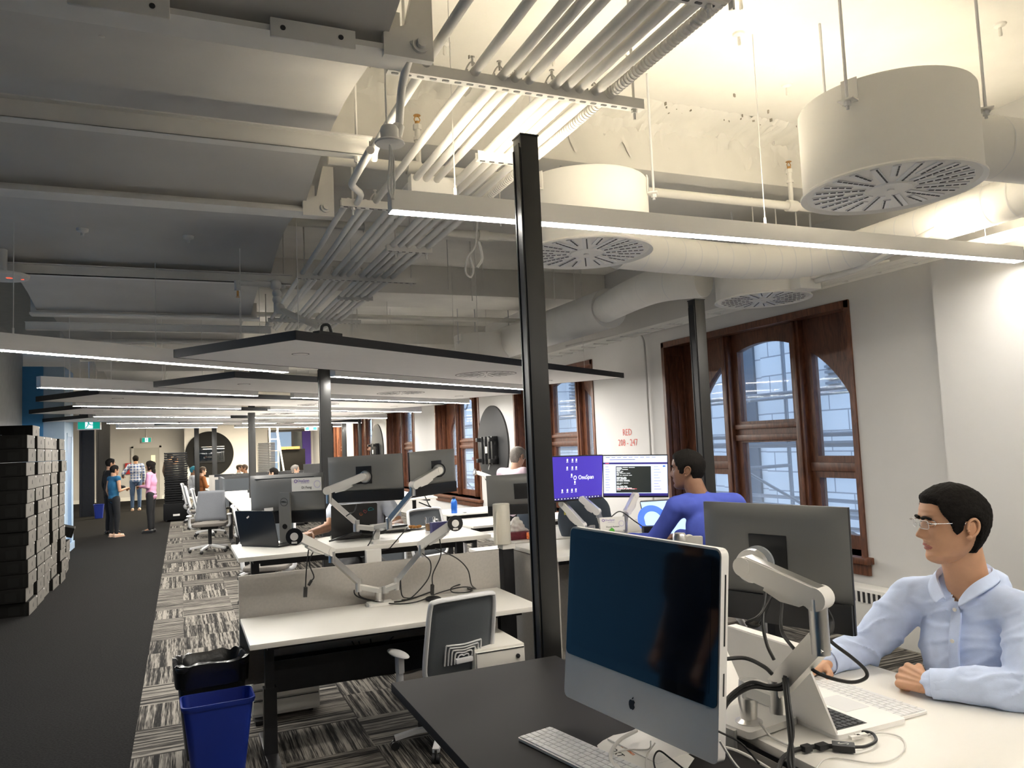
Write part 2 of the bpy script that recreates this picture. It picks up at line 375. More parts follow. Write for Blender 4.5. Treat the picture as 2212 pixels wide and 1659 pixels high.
# walls
w1c = [6.17+4.45*k for k in range(6)]; WH = 1.385; Z0, Z1 = .62, 2.77
w = MB(); ed = -3.0
for c in w1c:
    w.b2((XW, ed, 0), (XW+.45, c-WH, CZ)); w.b2((XW, c-WH, 0), (XW+.45, c+WH, Z0)); w.b2((XW, c-WH, Z1), (XW+.45, c+WH, CZ)); ed = c+WH
w.b2((XW, ed, 0), (XW+.45, 34.2, CZ)); struct('wall_right', w, m_wall)
struct('trim_1', MB().b2((5.02, 2.95, 0), (5.2, 3.86, 3.5)), m_wall)
struct('wall_far', MB().b2((-4, 34, 0), (5.7, 34.2, CZ)), m_wall)
struct('wall_back', MB().b2((-4, -3.2, 0), (5.7, -3, CZ)), m_wall)
struct('wall_left', MB().b2((-3.3, -3, 0), (-3.1, 8.5, CZ)), m_wallb)
struct('wall_left_rear', MB().b2((-2.8, 8.5, 0), (-2.6, 16.05, CZ)), m_walldk)
p_ = MB(); p_.b2((-2.8, 16.05, 0), (-1.95, 17.3, 3.4)); struct('wall_pier', p_, m_walls)
struct('trim_2', MB().b2((-2.6, 16.0, 2.0), (-2.28, 16.06, 3.4)), m_wallb)
m = MB(); m.b2((-1.952, 16.35, .1), (-1.94, 16.42, 2.2)); m.b2((-1.952, 16.95, .1), (-1.94, 17.02, 2.2)); m.b2((-1.952, 16.35, 2.14), (-1.94, 17.02, 2.2))
struct('trim_3', m, m_walls); struct('door_2', MB().b2((-1.953, 16.42, .1), (-1.946, 16.95, 2.14)), M('door_blue_paint', (.13, .24, .42), .5))
struct('baseboard_left', MB().b2((-1.952, 16.03, 0), (-1.93, 17.32, .14)), m_walls)
struct('wall_left_far', MB().b2((-4.2, 17.3, 0), (-4.0, 34, CZ)), m_wall)
struct('baseboard_far', MB().b2((-4, 33.97, 0), (5.2, 34, .14)), m_white)
m = MB(); m.b2((-1.75, 33.95, 0), (-.82, 34, 2.05)); struct('door_1', m, M('door_grey_paint', (.42, .41, .38), .5))
m = MB(); m.b2((-1.83, 33.93, 0), (-1.75, 34, 2.12)); m.b2((-.82, 33.93, 0), (-.74, 34, 2.12)); m.b2((-1.83, 33.93, 2.05), (-.74, 34, 2.12)); struct('trim_4', m, m_wall)
struct('window_9', MB().b2((-1.12, 33.94, .95), (-.97, 33.96, 1.75)), M('wired_glass_lit', (.6, .55, .3), .3, emit=.5, ecol=(.8, .72, .4)))
# timber windows
def arch_z(y, c): return 1.40 + 1.20*math.sqrt(max(0., 1-((y-c)/1.24)**2))
def window(n, c, full=True):
    root = thing('window_%d' % n, None, None, (0, 0, 0)); root['kind'] = 'structure'
    y0, y1 = c-WH, c+WH
    m = MB()
    m.b2((5.185, y0-.005, Z0), (5.22, y0+.05, Z1)); m.b2((5.185, y1-.05, Z0), (5.22, y1+.005, Z1)); m.b2((5.185, y0, Z1-.06), (5.22, y1, Z1+.005))
    obj('casing', m, m_wood, root)
    m = MB(); m.b2((5.2, y0, Z0), (5.56, y0+.03, Z1)); m.b2((5.2, y1-.03, Z0), (5.56, y1, Z1)); m.b2((5.2, y0, Z1-.035), (5.56, y1, Z1))
    for k in range(3): m.b2((5.25+k*.1, y1-.045, Z0+.1), (5.325+k*.1, y1-.03, Z1-.15), .004)
    obj('reveal_panelling', m, m_wood, root)
    m = MB(); m.b2((5.12, y0-.06, Z0-.055), (5.5, y1+.06, Z0), .008); m.b2((5.165, y0-.03, Z0-.15), (5.2, y1+.03, Z0-.05), .004); obj('sill', m, m_wood, root)
    X0, X1 = 5.46, 5.54
    L = [(c-1.10, c-.66, 1.44, 1.24), (c-.385, c+.385, 1.80, 1.58), (c+.66, c+1.10, 1.44, 1.24)]
    m = MB(); edges = [y0]
    for a, b, zb, zt in L:
        m.b2((X0, edges[-1], Z0), (X1, a, Z1)); edges.append(b); N = 14
        for i in range(N):
            ya, yb = a+(b-a)*i/N, a+(b-a)*(i+1)/N; za, zb2 = arch_z(ya, c), arch_z(yb, c)
            m.prism([(X0, ya, za), (X0, yb, zb2), (X0, yb, Z1), (X0, ya, Z1)], (X1-X0, 0, 0))
        m.b2((X0, a, zt), (X1, b, zb)); m.b2((X0, a, Z0), (X1, b, Z0+.12))
    m.b2((X0, edges[-1], Z0), (X1, y1, Z1)); obj('sash_frame', m, m_wood, root)
    m = MB()
    for yy in (c-.52, c+.52): m.b2((5.40, yy-.055, Z0), (5.47, yy+.055, Z1-.04), .008); m.b2((5.38, yy-.02, Z0), (5.41, yy+.02, Z1-.04), .004)
    obj('mullion', m, m_wood, root)
    m = MB(); m.b2((5.43, c-.46, 1.60), (5.47, c+.46, 1.66), .006); m.b2((5.43, c-.46, 1.72), (5.47, c+.46, 1.77), .006); m.b2((5.44, y0+.03, 1.30), (5.47, c-.58, 1.38), .006); m.b2((5.44, c+.58, 1.30), (5.47, y1-.03, 1.38), .006)
    obj('transom_rail', m, m_wood, root)
    for a, b, zb, zt in L:
        g = MB(); N = 12; pl = [(5.505, a, zb)]+[(5.505, a+(b-a)*i/N, arch_z(a+(b-a)*i/N, c)-.0) for i in range(N+1)]+[(5.505, b, zb)]
        g.prism(pl[::1], (.004, 0, 0)); obj('pane', g, m_pane, root)
        g = MB(); g.b2((5.505, a, Z0+.12), (5.509, b, zt)); obj('pane', g, m_pane, root)
    return root
for k, c in enumerate(w1c): window(k+1, c)
BY = 11.05
# the world outside the windows
m = MB(); m.b2((9.6, -4, -4), (10, 45, 12)); o = tag(obj('building', m, m_stone), 'pale stone block building across the street seen through the windows', 'building')
for yy, wy in [(BY+4.45*k, .55) for k in range(-1, 7)]:
    q = MB(); q.b2((9.55, yy, -3), (9.61, yy+wy, 5)); f = obj('window', q, M('dark_window', (.08, .11, .14), .3), o)
    q = MB()
    for z in [i*.09+2.3 for i in range(12)]: q.b2((9.53, yy-1.95, z), (9.61, yy-1.69, z+.04))
    obj('louvre', q, m_steel, f)
    q = MB(); q.b2((9.42, yy-.85, -3), (9.6, yy-.35, 8)); q.b2((9.46, yy+.6, -3), (9.6, yy+.9, 8)); q.b2((9.35, yy-1.4, -3), (9.6, yy-.95, 8)); obj('pilaster', q, m_stone, o)
m = MB()
for x in (6.9, 7.8):
    for z in (-.9, .55, .75, 1.5, 1.62, 2.15): m.cyl((x, -1, z), (x, 34, z), .026, n=8)
obj_sc = tag(obj('scaffolding', m, m_steel), 'grey steel tube scaffolding standing outside the arched windows', 'scaffolding')
for k in range(14):
    y = 4.2+2.05*k; m = MB(); m.cyl((6.9, y, -3), (6.9, y, 6), .026, n=8); m.cyl((7.8, y+.1, -3), (7.8, y+.1, 6), .026, n=8); m.cyl((6.9, y, 1.2), (7.8, y+.1, 1.2), .024, n=8); m.cyl((6.9, y, .4), (6.9, y+2.1, 1.2), .02, n=8)
    m.tube([(6.86, y+.3, 3.1), (6.86, y+.3, 2.75), (6.86, y+.42, 2.6), (6.86, y+.62, 2.6)], .022)
    s1 = obj('scaffold_frame', m, m_steel, obj_sc); q = MB()
    for z in (.35, 1.3): q.box((6.88, y, z), (.1, .12, .06))
    obj('coupler', q, m_red, s1)
struct('street_ground', MB().b2((5.7, -6, -3.1), (12, 46, -3)), m_walldk)
# radiator below the near window and beyond
m = MB(); m.b2((5.02, 3.95, 0), (5.19, 8.3, .40), .01)
rd = tag(obj('radiator', m, m_white), 'white radiator cover along the wall below the nearest window', 'radiator')
m = MB(); m.b2((5.016, 4.0, .29), (5.03, 8.25, .372)); obj('grille_recess', m, m_pvcdk, rd)
m = MB()
for k in range(86): m.b2((5.008, 4.0+k*.05, .285), (5.02, 4.016+k*.05, .377))
obj('grille_bars', m, m_white, rd)
# wall discs with black brackets
for i, (yc, lab) in enumerate(((13.0, 'large black round panel on the wall, near one with the bracket facing the walkway'), (22.0, 'smaller-looking black round panel on the wall farther down between the timber windows'))):
    m = MB(); m.lathe((5.2, yc, 1.62), [(.74, 0), (.74, .03), (.72, .035)], 64, axis=(-1, 0, 0))
    o = tag(obj('round_panel', m, m_disc), lab, 'wall panel')
    b = MB()
    for q in (-.26, -.09, .09, .26): b.b2((5.05, yc+q-.03, 1.3), (5.16, yc+q+.03, 1.8), .006)
    for z in (1.42, 1.68): b.b2((5.09, yc-.33, z-.03), (5.13, yc+.33, z+.03), .004)
    for q in (-.31, .31):
        for z in (1.36, 1.74): b.b2((4.98, yc+q-.04, z-.03), (5.08, yc+q+.04, z+.04), .004)
    obj('tv_bracket', b, m_mblk, o)
    b = MB(); b.b2((5.04, yc-.03, 1.5), (5.06, yc+.03, 1.62)); b.tube([(5.15, yc+.1, 1.3), (5.13, yc+.12, 1.22), (5.15, yc+.16, 1.2)], .008); obj('socket_plate', b, m_white, o)
# stencilled room numbers
for s, z in (('RED', 1.745), ('208 - 247', 1.615)):
    t = text_mb(s, .12); t.xf(frame((5.196, 8.42, z), (0, -1, 0), (0, 0, 1))); tag(obj('wall_lettering', t, m_redink), 'small red stencilled %s on the white wall between windows' % ('word' if s == 'RED' else 'number range'), 'lettering')
# conduit drop on the wall
m = MB(); m.tube([(5.0, 9.6, 3.0), (5.1, 8.4, 2.98), (5.13, 8.0, 2.95), (5.15, 7.86, 2.84), (5.15, 7.84, 2.5)], .014); m.cyl((5.15, 7.84, 2.52), (5.15, 7.84, .4), .014, n=10)
tag(obj('wall_conduit', m, m_wall), 'painted conduit bending down the wall left of the nearest big window', 'conduit')
# ================================================================== DUCTS
def drum(cx, cy, lab, z0=2.8, R=.385, H=.42, rods=True):
    t = thing('drum_diffuser', lab, 'diffuser', (cx, cy, z0), 0, 'round drum diffusers under the ceiling')
    m = MB(); m.lathe((0, 0, 0), [(R-.01, .012), (R+.012, 0), (R+.014, .008), (R, .02), (R, H-.01), (R-.006, H), (.05, H)], 64, capb=False); obj('drum', m, m_white, t)
    m = MB(); m.lathe((0, 0, .012), [(R-.008, 0), (.05, 0)], 64, capb=False, capt=True); m.lathe((0, 0, .0), [(.095, .004), (.1, .011)], 32); m.cyl((0, 0, -.002), (0, 0, .006), .016, n=12); fp = obj('swirl_plate', m, m_white, t)
    sl = MB(); fr = MB()
    for k in range(24):
        a = 2*PI*k/24; rr = .115 if k % 2 == 0 else .2; r1 = .345
        d = V((math.cos(a), math.sin(a), 0)); n_ = V((-math.sin(a), math.cos(a), 0))
        fr.box(d*(rr+r1)/2+V((0, 0, .0095)), (r1-rr, .034, .005), Euler((0, 0, a)))
        nn = 7 if k % 2 == 0 else 4
        for i in range(nn):
            q = rr+(r1-rr)*(i+.5)/nn; sl.box(d*q+n_*.009+V((0, 0, .0062)), ((r1-rr)/nn*.72, .007, .004), Euler((0, 0, a)))
    obj('blade_frames', fr, m_pvc, fp); obj('slots', sl, m_pvcdk, fp)
    for a in (200, 320, 80):
        d = V((math.cos(math.radians(a)), math.sin(math.radians(a)), 0))
        q = MB(); q.box(d*(R+.03)+V((0, 0, H-.10)), (.06, .07, .006), Euler((0, 0, math.radians(a)))); q.box(d*(R+.003)+V((0, 0, H-.05)), (.006, .07, .11), Euler((0, 0, math.radians(a))))
        k_ = obj('hanger_bracket', q, m_white, t)
        q = MB(); q.cyl(d*(R+.035)+V((0, 0, H-.14)), d*(R+.035)+V((0, 0, CZ-z0)), .007, n=8); q.cyl(d*(R+.035)+V((0, 0, H-.125)), d*(R+.035)+V((0, 0, H-.105)), .015, n=6); obj('threaded_rod', q, m_chairw, k_)
    return t
drum(3.08, 2.54, 'biggest round white drum diffuser, upper right, above the long lit pendant')
drum(2.25, 4.0, 'round white drum diffuser just right of the near charcoal post, brightly lit side')
drum(4.56, 5.1, 'round white drum diffuser in front of the top of the nearest window')
drum(3.95, 10.2, 'dim round drum diffuser behind the first canopy')
def duct(name, pts, r, lab, step=.3, seams=True):
    m = MB(); m.tube(pts, r, n=32, k=2); o = tag(obj(name, m, m_white), lab, 'duct')
    if seams:
        q = MB(); P_ = [V(p) for p in pts]; P_ = spline(P_, 40) if len(P_) > 2 else [P_[0]+(P_[1]-P_[0])*i/80 for i in range(81)]
        acc = 0; last = P_[0]
        for i in range(1, len(P_)):
            acc += (P_[i]-last).length; d = (P_[i]-last).normalized(); last = P_[i]
            if acc > step:
                acc = 0; u, v = basis(d); q.bridge(q.ring(P_[i]-d*.004, u, v, r+.003, r+.003, 32), q.ring(P_[i]+d*.004, u, v, r+.003, r+.003, 32))
        obj('seam', q, m_pvc, o)
    return o
duct('branch_duct', [(3.42, 2.48, 3.04), (4.0, 2.45, 3.05), (4.5, 2.45, 3.05)], .155, 'short fat white duct feeding the biggest drum at the right edge', .24)
duct('main_duct', [(4.5, 1.2, 3.0), (4.5, 2.6, 3.0), (4.48, 3.7, 2.98), (4.42, 4.1, 2.96), (4.2, 4.32, 2.94), (3.9, 4.38, 2.93), (3.4, 4.38, 2.93), (2.65, 4.3, 2.93)], .125, 'white spiral duct from the lit drum bending along the wall toward the right edge', .14)
duct('main_duct', [(4.15, 5.35, 3.02), (4.0, 5.75, 3.05), (4.05, 6.3, 3.07), (4.3, 7.4, 3.1)], .155, 'white duct curving away from the drum in front of the window', .3)
duct('main_duct', [(4.3, 7.2, 3.1), (4.35, 12, 3.13), (4.4, 26, 3.13)], .22, 'large dim white duct running along the window wall behind the near post', 1.1)
duct('branch_duct', [(4.35, 9.9, 3.1), (4.2, 10.1, 3.08), (4.0, 10.2, 3.06)], .14, 'dim branch duct joining the far drum diffuser', .3)
def pipe(pts, r, lab, mt=None, fit=()):
    m = MB(); m.tube(pts, r, n=14)
    o = tag(obj('sprinkler_pipe', m, mt or m_ceil), lab, 'pipe')
    for p in fit:
        q = MB(); q.cyl(V(p)-V((.04, 0, 0)), V(p)+V((.04, 0, 0)), r*1.35, n=16); obj('coupling', q, mt or m_ceil, o)
    return o
pipe([(.76, 4.20, 3.30), (2.4, 4.19, 3.30), (4.4, 4.17, 3.30)], .03, 'white sprinkler pipe crossing below the first deep ceiling beam', fit=[(1.25, 4.197, 3.30), (4.05, 4.172, 3.30)])
pipe([(.7, 5.8, 3.4), (2.0, 5.8, 3.4), (4.6, 5.8, 3.4)], .032, 'dim white sprinkler pipe crossing behind the conduits', fit=[(1.35, 5.8, 3.4), (2.3, 5.8, 3.4)])
pipe([(.7, 9.9, 3.4), (2.0, 9.9, 3.4), (4.6, 9.9, 3.4)], .032, 'far dim sprinkler pipe crossing above the first canopy')
def upright(x, y, z, h, lab, up=True):
    t = thing('fire_sprinkler', lab, 'sprinkler', (x, y, z), 0)
    m = MB(); m.cyl((0, 0, 0), (0, 0, h), .017, n=12); m.cyl((0, 0, h-.03), (0, 0, h), .026, n=6); m.cyl((0, 0, h*.6), (0, 0, h*.6+.02), .024, n=12); obj('riser', m, m_ceil, t)
    m = MB(); s = 1 if up else -1; m.cyl((0, 0, h), (0, 0, h+s*.02), .014, n=10)
    for q in (-.014, .014): m.tube([(q, 0, h+s*.02), (q*1.2, 0, h+s*.035), (q*.3, 0, h+s*.055)], .003)
    m.lathe((0, 0, h+s*.055), [(.022, 0), (.02, .003)], 12); obj('brass_head', m, m_brass, t)
upright(4.05, 4.17, 3.32, .25, 'brass upright sprinkler head on a white riser left of the biggest drum')
upright(1.28, 4.195, 3.32, .24, 'brass upright sprinkler head on a white riser among the conduits')
q0 = az(527, 640, 2.98)
t = thing('drain_pipe', 'white pipe assembly with fat elbows dropping behind the first canopy', 'pipe', (0, 0, 0))
a = az(595, 615, 3.0); b = az(592, 660, 2.85)
m = MB(); m.tube([(a.x-.28, a.y, 3.0), (a.x-.08, a.y, 3.0), (a.x, a.y, 2.99), (a.x+.01, a.y, 2.94), (a.x+.01, a.y, 2.86), (a.x+.04, a.y-.02, 2.80), (a.x+.30, a.y-.1, 2.66)], .024, n=14); obj('pipe_run', m, m_white, t)
for p, r in (((a.x, a.y, 3.0), .045), ((a.x+.01, a.y, 2.93), .036), ((a.x+.01, a.y, 2.88), .036), ((a.x+.03, a.y, 2.81), .042)):
    m = MB(); m.sph(p, r, 16); obj('elbow', m, m_white, t)
m = MB(); m.cyl((a.x-.28, a.y, 2.94), (a.x-.28, a.y, 3.02), .024, n=12); obj('tee', m, m_white, t)
m = MB(); m.cyl((a.x-.28, a.y, 2.9), (a.x-.28, a.y, 2.94), .008, n=8); m.lathe((a.x-.28, a.y, 2.89), [(.016, 0), (.014, .004)], 12); obj('brass_head', m, m_brass, t)
# ================================================================== CONDUITS on strut rails
def rail(x0, x1, y, z, lab, slots=True, rods=True):
    t = thing('strut_rail', lab, 'rail', (x0, y, z), 0, None)
    L = x1-x0; m = MB(); m.b2((0, -.02, -.004), (L, .02, 0)); m.b2((0, -.02, 0), (L, -.016, .04)); m.b2((0, .016, 0), (L, .02, .04)); obj('channel', m, m_beam, t)
    if slots:
        m = MB(); n = int(L/.05)
        for i in range(n): m.rbox((.03+i*.05, 0, -.0045), (.028, .012, .002), .005)
        obj('slots', m, m_pvcdk, t)
    if rods:
        for x in (.07, L-.04):
            m = MB(); m.cyl((x, 0, -.05), (x, 0, CZ-z), .006, n=8); m.cyl((x, 0, -.02), (x, 0, -.006), .013, n=6); obj('threaded_rod', m, m_beam, t)
    return t
RZ = 3.10
rail(.98, 1.64, 1.95, RZ, 'white slotted strut rail at the very top edge, nearest one')
rail(.72, 1.84, 2.72, RZ, 'long white slotted strut rail with ten conduit clamps above the near post')
rail(1.36, 1.62, 3.47, RZ, 'short brightly lit strut rail left of the near post top', rods=False)
rail(.86, 1.9, 4.38, RZ, 'white strut rail partly behind the left end of the near pendant')
rail(1.36, 1.70, 5.32, RZ, 'short strut rail below the near pendant, dim')
rail(.87, 1.88, 6.36, RZ, 'long dim strut rail with twelve conduits over the first canopy')
rail(1.37, 1.70, 7.22, RZ, 'short dim strut rail beyond the long one with twelve conduits', rods=False)
rail(.87, 1.88, 8.6, RZ, 'farthest dim strut rail above the first canopy')
pxs = [905, 1005, 1063, 1090, 1120, 1175, 1200, 1227, 1262, 1294]
xs = [az(px, 150+(px-840)*.14+14, RZ+.03).x for px in pxs]
labs = ['first', 'second', 'third', 'fourth', 'fifth', 'sixth', 'seventh', 'eighth', 'ninth', 'tenth']
for i, x in enumerate(xs):
    r = .019 if i < 5 else .021
    if i == 0: pts = [(x+.03, .5, RZ+.05), (x, 2.5, RZ+.05), (x-.01, 2.75, RZ+.03), (x-.03, 3.1, RZ+.0), (x-.06, 3.3, RZ-.06), (x-.06, 3.36, RZ-.1)]
    elif i in (3, 4): pts = [(x, .5, RZ+.04), (x, 4.2, RZ+.04), (x, 4.35, RZ+.04), (x, 6, RZ+.04), (x-.02, 9.4, RZ+.04)]
    else: pts = [(x, .5, RZ+.04), (x, 4.4, RZ+.04), (x-.02, 9.4, RZ+.04)]
    m = MB(); m.tube(pts, r, n=12)
    o = tag(obj('conduit', m, m_beam), ('%s conduit from the left on the long overhead strut rail' % labs[i]) if i < 9 else 'ribbed flexible conduit, rightmost on the long overhead strut rail', 'conduit', 'ceiling conduits')
    if i == 9:
        q = MB()
        for k in range(150): y = 1.2+k*.022; q.lathe((x, y, RZ+.04), [(.0195, -.004), (.0245, -.002), (.0245, .002), (.0195, .004)], 12, axis=(0, 1, 0), capb=False, capt=False)
        obj('ribs', q, m_beam, o)
    for y in ([2.72] if i == 0 else [1.95, 2.72, 4.38, 6.36, 8.6]):
        if y == 1.95 and i < 4: continue
        q = MB(); q.tube([(x-r-.012, y, RZ+.0), (x-r-.01, y, RZ+.05), (x-.01, y, RZ+.085), (x+.01, y, RZ+.085), (x+r+.01, y, RZ+.05), (x+r+.012, y, RZ)], .0035, n=6)
        q.b2((x-r-.008, y-.006, RZ+.005), (x-r-.003, y+.016, RZ+.055)); q.b2((x+r+.003, y-.006, RZ+.005), (x+r+.008, y+.016, RZ+.055)); q.cyl((x, y, RZ+.07), (x, y, RZ+.11), .005, n=8); q.lathe((x, y, RZ+.105), [(.011, 0), (.011, .006)], 8)
        obj('clamp', q, m_beam, o)
for i, dx in enumerate((-.02, .08)):
    x = .93+dx; m = MB(); m.tube([(x, 4.4, RZ+.04), (x, 4.9, RZ+.04), (x+.01, 5.8, RZ+.04), (x+.0, 9.3, RZ+.04)], .018, n=10)
    tag(obj('conduit', m, m_beam), 'dim extra conduit joining from the left, %s of the two' % ('left' if i == 0 else 'right'), 'conduit', 'ceiling conduits')
m = MB(); m.box((1.28, 3.95, RZ-.01), (.26, .07, .14), None, .004)
tag(obj('junction_box', m, m_white), 'white square junction box hung under the conduits beside the near pendant', 'junction box')
p0 = az(842, 312, 2.86)
t = thing('ceiling_sensor', 'round white ceiling box with hanging cables left of the near post', 'sensor', (p0.x, p0.y, 2.86))
m = MB(); m.lathe((0, 0, 0), [(.055, 0), (.058, .004), (.055, .01), (.035, .012), (.035, .06), (.03, .07)], 28); obj('body', m, m_white, t)
m = MB()
for k in range(3): m.tube([(0, 0, 0), (.008*k, .01, -.06), (.012*k-.008, .012, -.16), (.004*k, 0, -.215)], .004, n=6)
obj('cable', m, m_white, t)
m = MB(); m.tube([(.03, .02, .06), (.05, .04, .1), (.03, -.1, .2), (.02, -.3, .26)], .016, n=10); m.cyl((.03, .02, .04), (.045, .03, .09), .024, n=12); obj('conduit_drop', m, m_white, t)
m = MB(); m.cyl((-.01, 0, .06), (-.01, 0, CZ-2.86), .004, n=6); obj('rod', m, m_white, t)
m = MB(); m.tube([az(800, 324, 2.95), az(764, 388, 3.0), az(762, 402, 3.02), az(779, 420, 3.08), az(770, 440, 3.12)], .018, n=10)
tag(obj('conduit', m, m_beam), 'short kinked conduit between the round ceiling box and the next rail', 'conduit', 'ceiling conduits')
# alarm strobe low on the slab at the left edge
p0 = az(5, 603, 2.97)
t = thing('smoke_alarm', 'round white alarm with red lights on the arched slab at the left edge', 'alarm', (p0.x, p0.y, 2.97))
m = MB(); m.lathe((0, 0, 0), [(.10, 0), (.16, .01), (.165, .03), (.12, .04), (.03, .045), (.03, .25)], 40); obj('body', m, m_white, t)
m = MB(); m.cyl((.05, -.05, -.002), (.05, -.05, .004), .02, n=12); m.cyl((-.02, -.08, -.002), (-.02, -.08, .004), .01, n=10); m.cyl((.12, 0, 0), (.12, 0, .006), .01, n=10); obj('indicator', m, M('red_indicator', (.8, .1, .05), .4, emit=.6), t)
# box on the wall duct, cable basket
p0 = ay(1822, 590, 5.0); m = MB(); m.box((4.62, 4.72, 2.86), (.22, .22, .1), None, .006)
tag(obj('junction_box', m, m_white), 'white rectangular box under the duct elbow right of the window drum', 'junction box')
m = MB(); m.tube([(4.25, 3.2, 2.88), (4.5, 4.0, 2.84), (4.7, 4.7, 2.88)], .022, n=10); m.tube([(4.62, 4.6, 2.9), (4.75, 4.3, 2.92), (4.9, 4.1, 2.92)], .018, n=10)
tag(obj('sprinkler_pipe', m, m_white), 'white pipe under the duct elbow leading to the rectangular box', 'pipe')
m = MB()
for dx in (0, .05, .1, .2): m.bars([(4.75+dx, 2.3, 2.86), (4.75+dx, 15, 2.92)], .008, .03)
for k in range(40): m.b2((4.75, 2.3+k*.32, 2.865), (4.96, 2.315+k*.32, 2.875))
tag(obj('cable_tray', m, m_white), 'white wire cable tray running along the top of the window wall', 'cable tray')
m = MB(); m.tube([(4.55, 10.4, 2.9), (4.6, 10.0, 2.85), (4.62, 9.8, 2.7), (4.6, 9.75, 2.6), (4.5, 9.7, 2.56), (4.2, 9.6, 2.55)], .035, n=12)
tag(obj('sprinkler_pipe', m, m_white), 'bent olive-tinted pipe under the big duct right of the near post', 'pipe')
m = MB(); m.tube([(1.95, 5.0, 3.3), (1.93, 5.02, 3.1), (1.86, 5.0, 3.0), (1.84, 5.0, 2.9), (1.88, 5.0, 2.86), (1.9, 5.0, 2.92), (1.88, 5.0, 3.0)], .007, n=6); m.tube([(1.95, 5.0, 3.12), (1.97, 5, 3.0), (1.93, 5, 2.93)], .01, n=6)
tag(obj('cable_loop', m, m_white), 'loop of thin white cable hanging left of the near post', 'cable')
RND = random.Random(3)
for px, py in ((1596, 80), (1700, 190), (960, 100), (1195, 125), (1600, 1), (2160, 60), (1670, 300), (1720, 345), (1355, 120)):
    q = az(px, py, CZ-.02); m = MB(); m.lathe((q.x, q.y, CZ), [(.006, -.07), (.01, -.06), (.008, -.02), (.03, -.01), (.035, 0)], 10)
    tag(obj('anchor_stub', m, m_ceil), 'small painted anchor sticking out of the bright plaster ceiling', 'anchor', 'anchors in the plaster ceiling')
for i, (px, py, dy) in enumerate(((1617, 330, 0), (1664, 300, 0), (1222, 280, 0), (1288, 300, 0), (1257, 260, 0), (926, 180, 0), (1710, 340, 0), (967, 565, 0), (1018, 590, 0), (1042, 565, 0), (1255, 590, 0), (1240, 600, 0), (1196, 590, 0))):
    y = 4.6 if i < 7 else 7.6; q = ay(px, py, y); m = MB(); m.cyl((q.x, q.y, q.z-.9 if i < 7 else q.z-.3), (q.x, q.y, CZ), .005, n=6)
    tag(obj('threaded_rod', m, m_beam), 'thin painted hanger rod dropping from the ceiling', 'rod', 'bare hanger rods under the ceiling')
# ================================================================== POSTS
def post(x, y, h, lab, w=.078, rz=0.):
    t = thing('power_post', lab, 'post', (x, y, 0), rz)
    m = MB(); m.b2((-w/2, -w/2, 0), (w/2, w/2, h), .003); obj('shaft', m, m_post, t)
    m = MB(); m.b2((-w/2-.003, -w*.30, .02), (-w/2+.001, w*.30, h-.03)); m.b2((-w/2-.007, -w*.40, .02), (-w/2, -w*.30, h-.05)); m.b2((-w/2-.007, w*.30, .02), (-w/2, w*.40, h-.05)); obj('cable_channel', m, m_mblk, t)
    m = MB(); m.b2((-w/2-.003, -w/2-.003, h), (w/2+.003, w/2+.003, h+.006)); obj('cap', m, m_mblk, t)
    return t
post(1.315, 2.80, 2.94, 'tall charcoal power post in the foreground centre, nearest one', .078)
post(3.45, 4.55, 2.66, 'slim charcoal power post in front of the nearest timber window', .085)
post(1.33, 7.85, 2.55, 'charcoal power post rising to the first canopy behind the desk monitors', .105)
post(1.15, 14.4, 2.55, 'dark power post farther back, left of the one behind the monitors', .11)
post(.86, 23.5, 2.55, 'far thin dark post in front of the big black circle, right one', .12)
post(.40, 23.8, 2.5, 'far thin dark post in front of the big black circle, left one', .12)
post(4.15, 23.5, 2.6, 'leftmost of three very thin far posts near the small blue exit sign', .09)
post(4.3, 22.3, 2.6, 'middle of three very thin far posts near the small blue exit sign', .12)
post(4.35, 20.4, 2.6, 'rightmost of three very thin far posts near the small blue exit sign', .07)
for i, (x, y, w_) in enumerate(((-2.6, 26.4, .34), (-2.45, 29.8, .36))):
    m = MB(); m.b2((x-w_/2, y-w_/2, 0), (x+w_/2, y+w_/2, 3.2)); o = tag(obj('steel_column', m, m_blackm), ['black steel column directly beneath the green exit sign, left one', 'black steel column beneath the green exit sign, right one'][i], 'column')
    m = MB()
    for s in (-1, 1): m.b2((x+s*w_/2-.03, y-w_/2-.05, 0), (x+s*w_/2+.03, y-w_/2, 3.2))
    obj('flange', m, m_blackm, o)
# ================================================================== LAMPS
def lamp(p0, p1, z, h, w, lab, mled, up=False, group='linear pendant lamps', cab=True):
    p0 = V((*p0, 0)); p1 = V((*p1, 0)); d = p1-p0; L = d.length; rz = math.atan2(d.y, d.x)
    t = thing('linear_pendant', lab, 'lamp', (p0.x, p0.y, z), rz, group)
    m = MB(); m.b2((0, -w/2, .002), (L, -w/2+.004, h)); m.b2((0, w/2-.004, .002), (L, w/2, h)); m.b2((0, -w/2, 0), (.004, w/2, h)); m.b2((L-.004, -w/2, 0), (L, w/2, h)); m.b2((.004, -w/2+.004, h-.03), (L-.004, w/2-.004, h-.02)); obj('housing', m, m_lampb, t)
    m = MB(); m.b2((.004, -w/2+.004, -.001), (L-.004, w/2-.004, .006)); obj('diffuser', m, mled, t)
    if up: m = MB(); m.b2((.01, -w/2+.006, h-.018), (L-.01, w/2-.006, h-.01)); obj('uplight', m, m_ledup, t)
    if cab:
        for x in (.3, L/2, L-.3): m = MB(); m.cyl((x, 0, h-.02), (x, 0, CZ-z), .0025, n=6); m.cyl((x, 0, h-.02), (x, 0, h+.04), .006, n=8); obj('suspension_cable', m, m_white, t)
    return t
m_ledw = M('warm_panel_diffuser', (1, .95, .8), .5, emit=75, ecol=(1, .88, .66))
LZ = 2.70
a = az(842, 458, LZ); b = az(2203, 566, LZ)
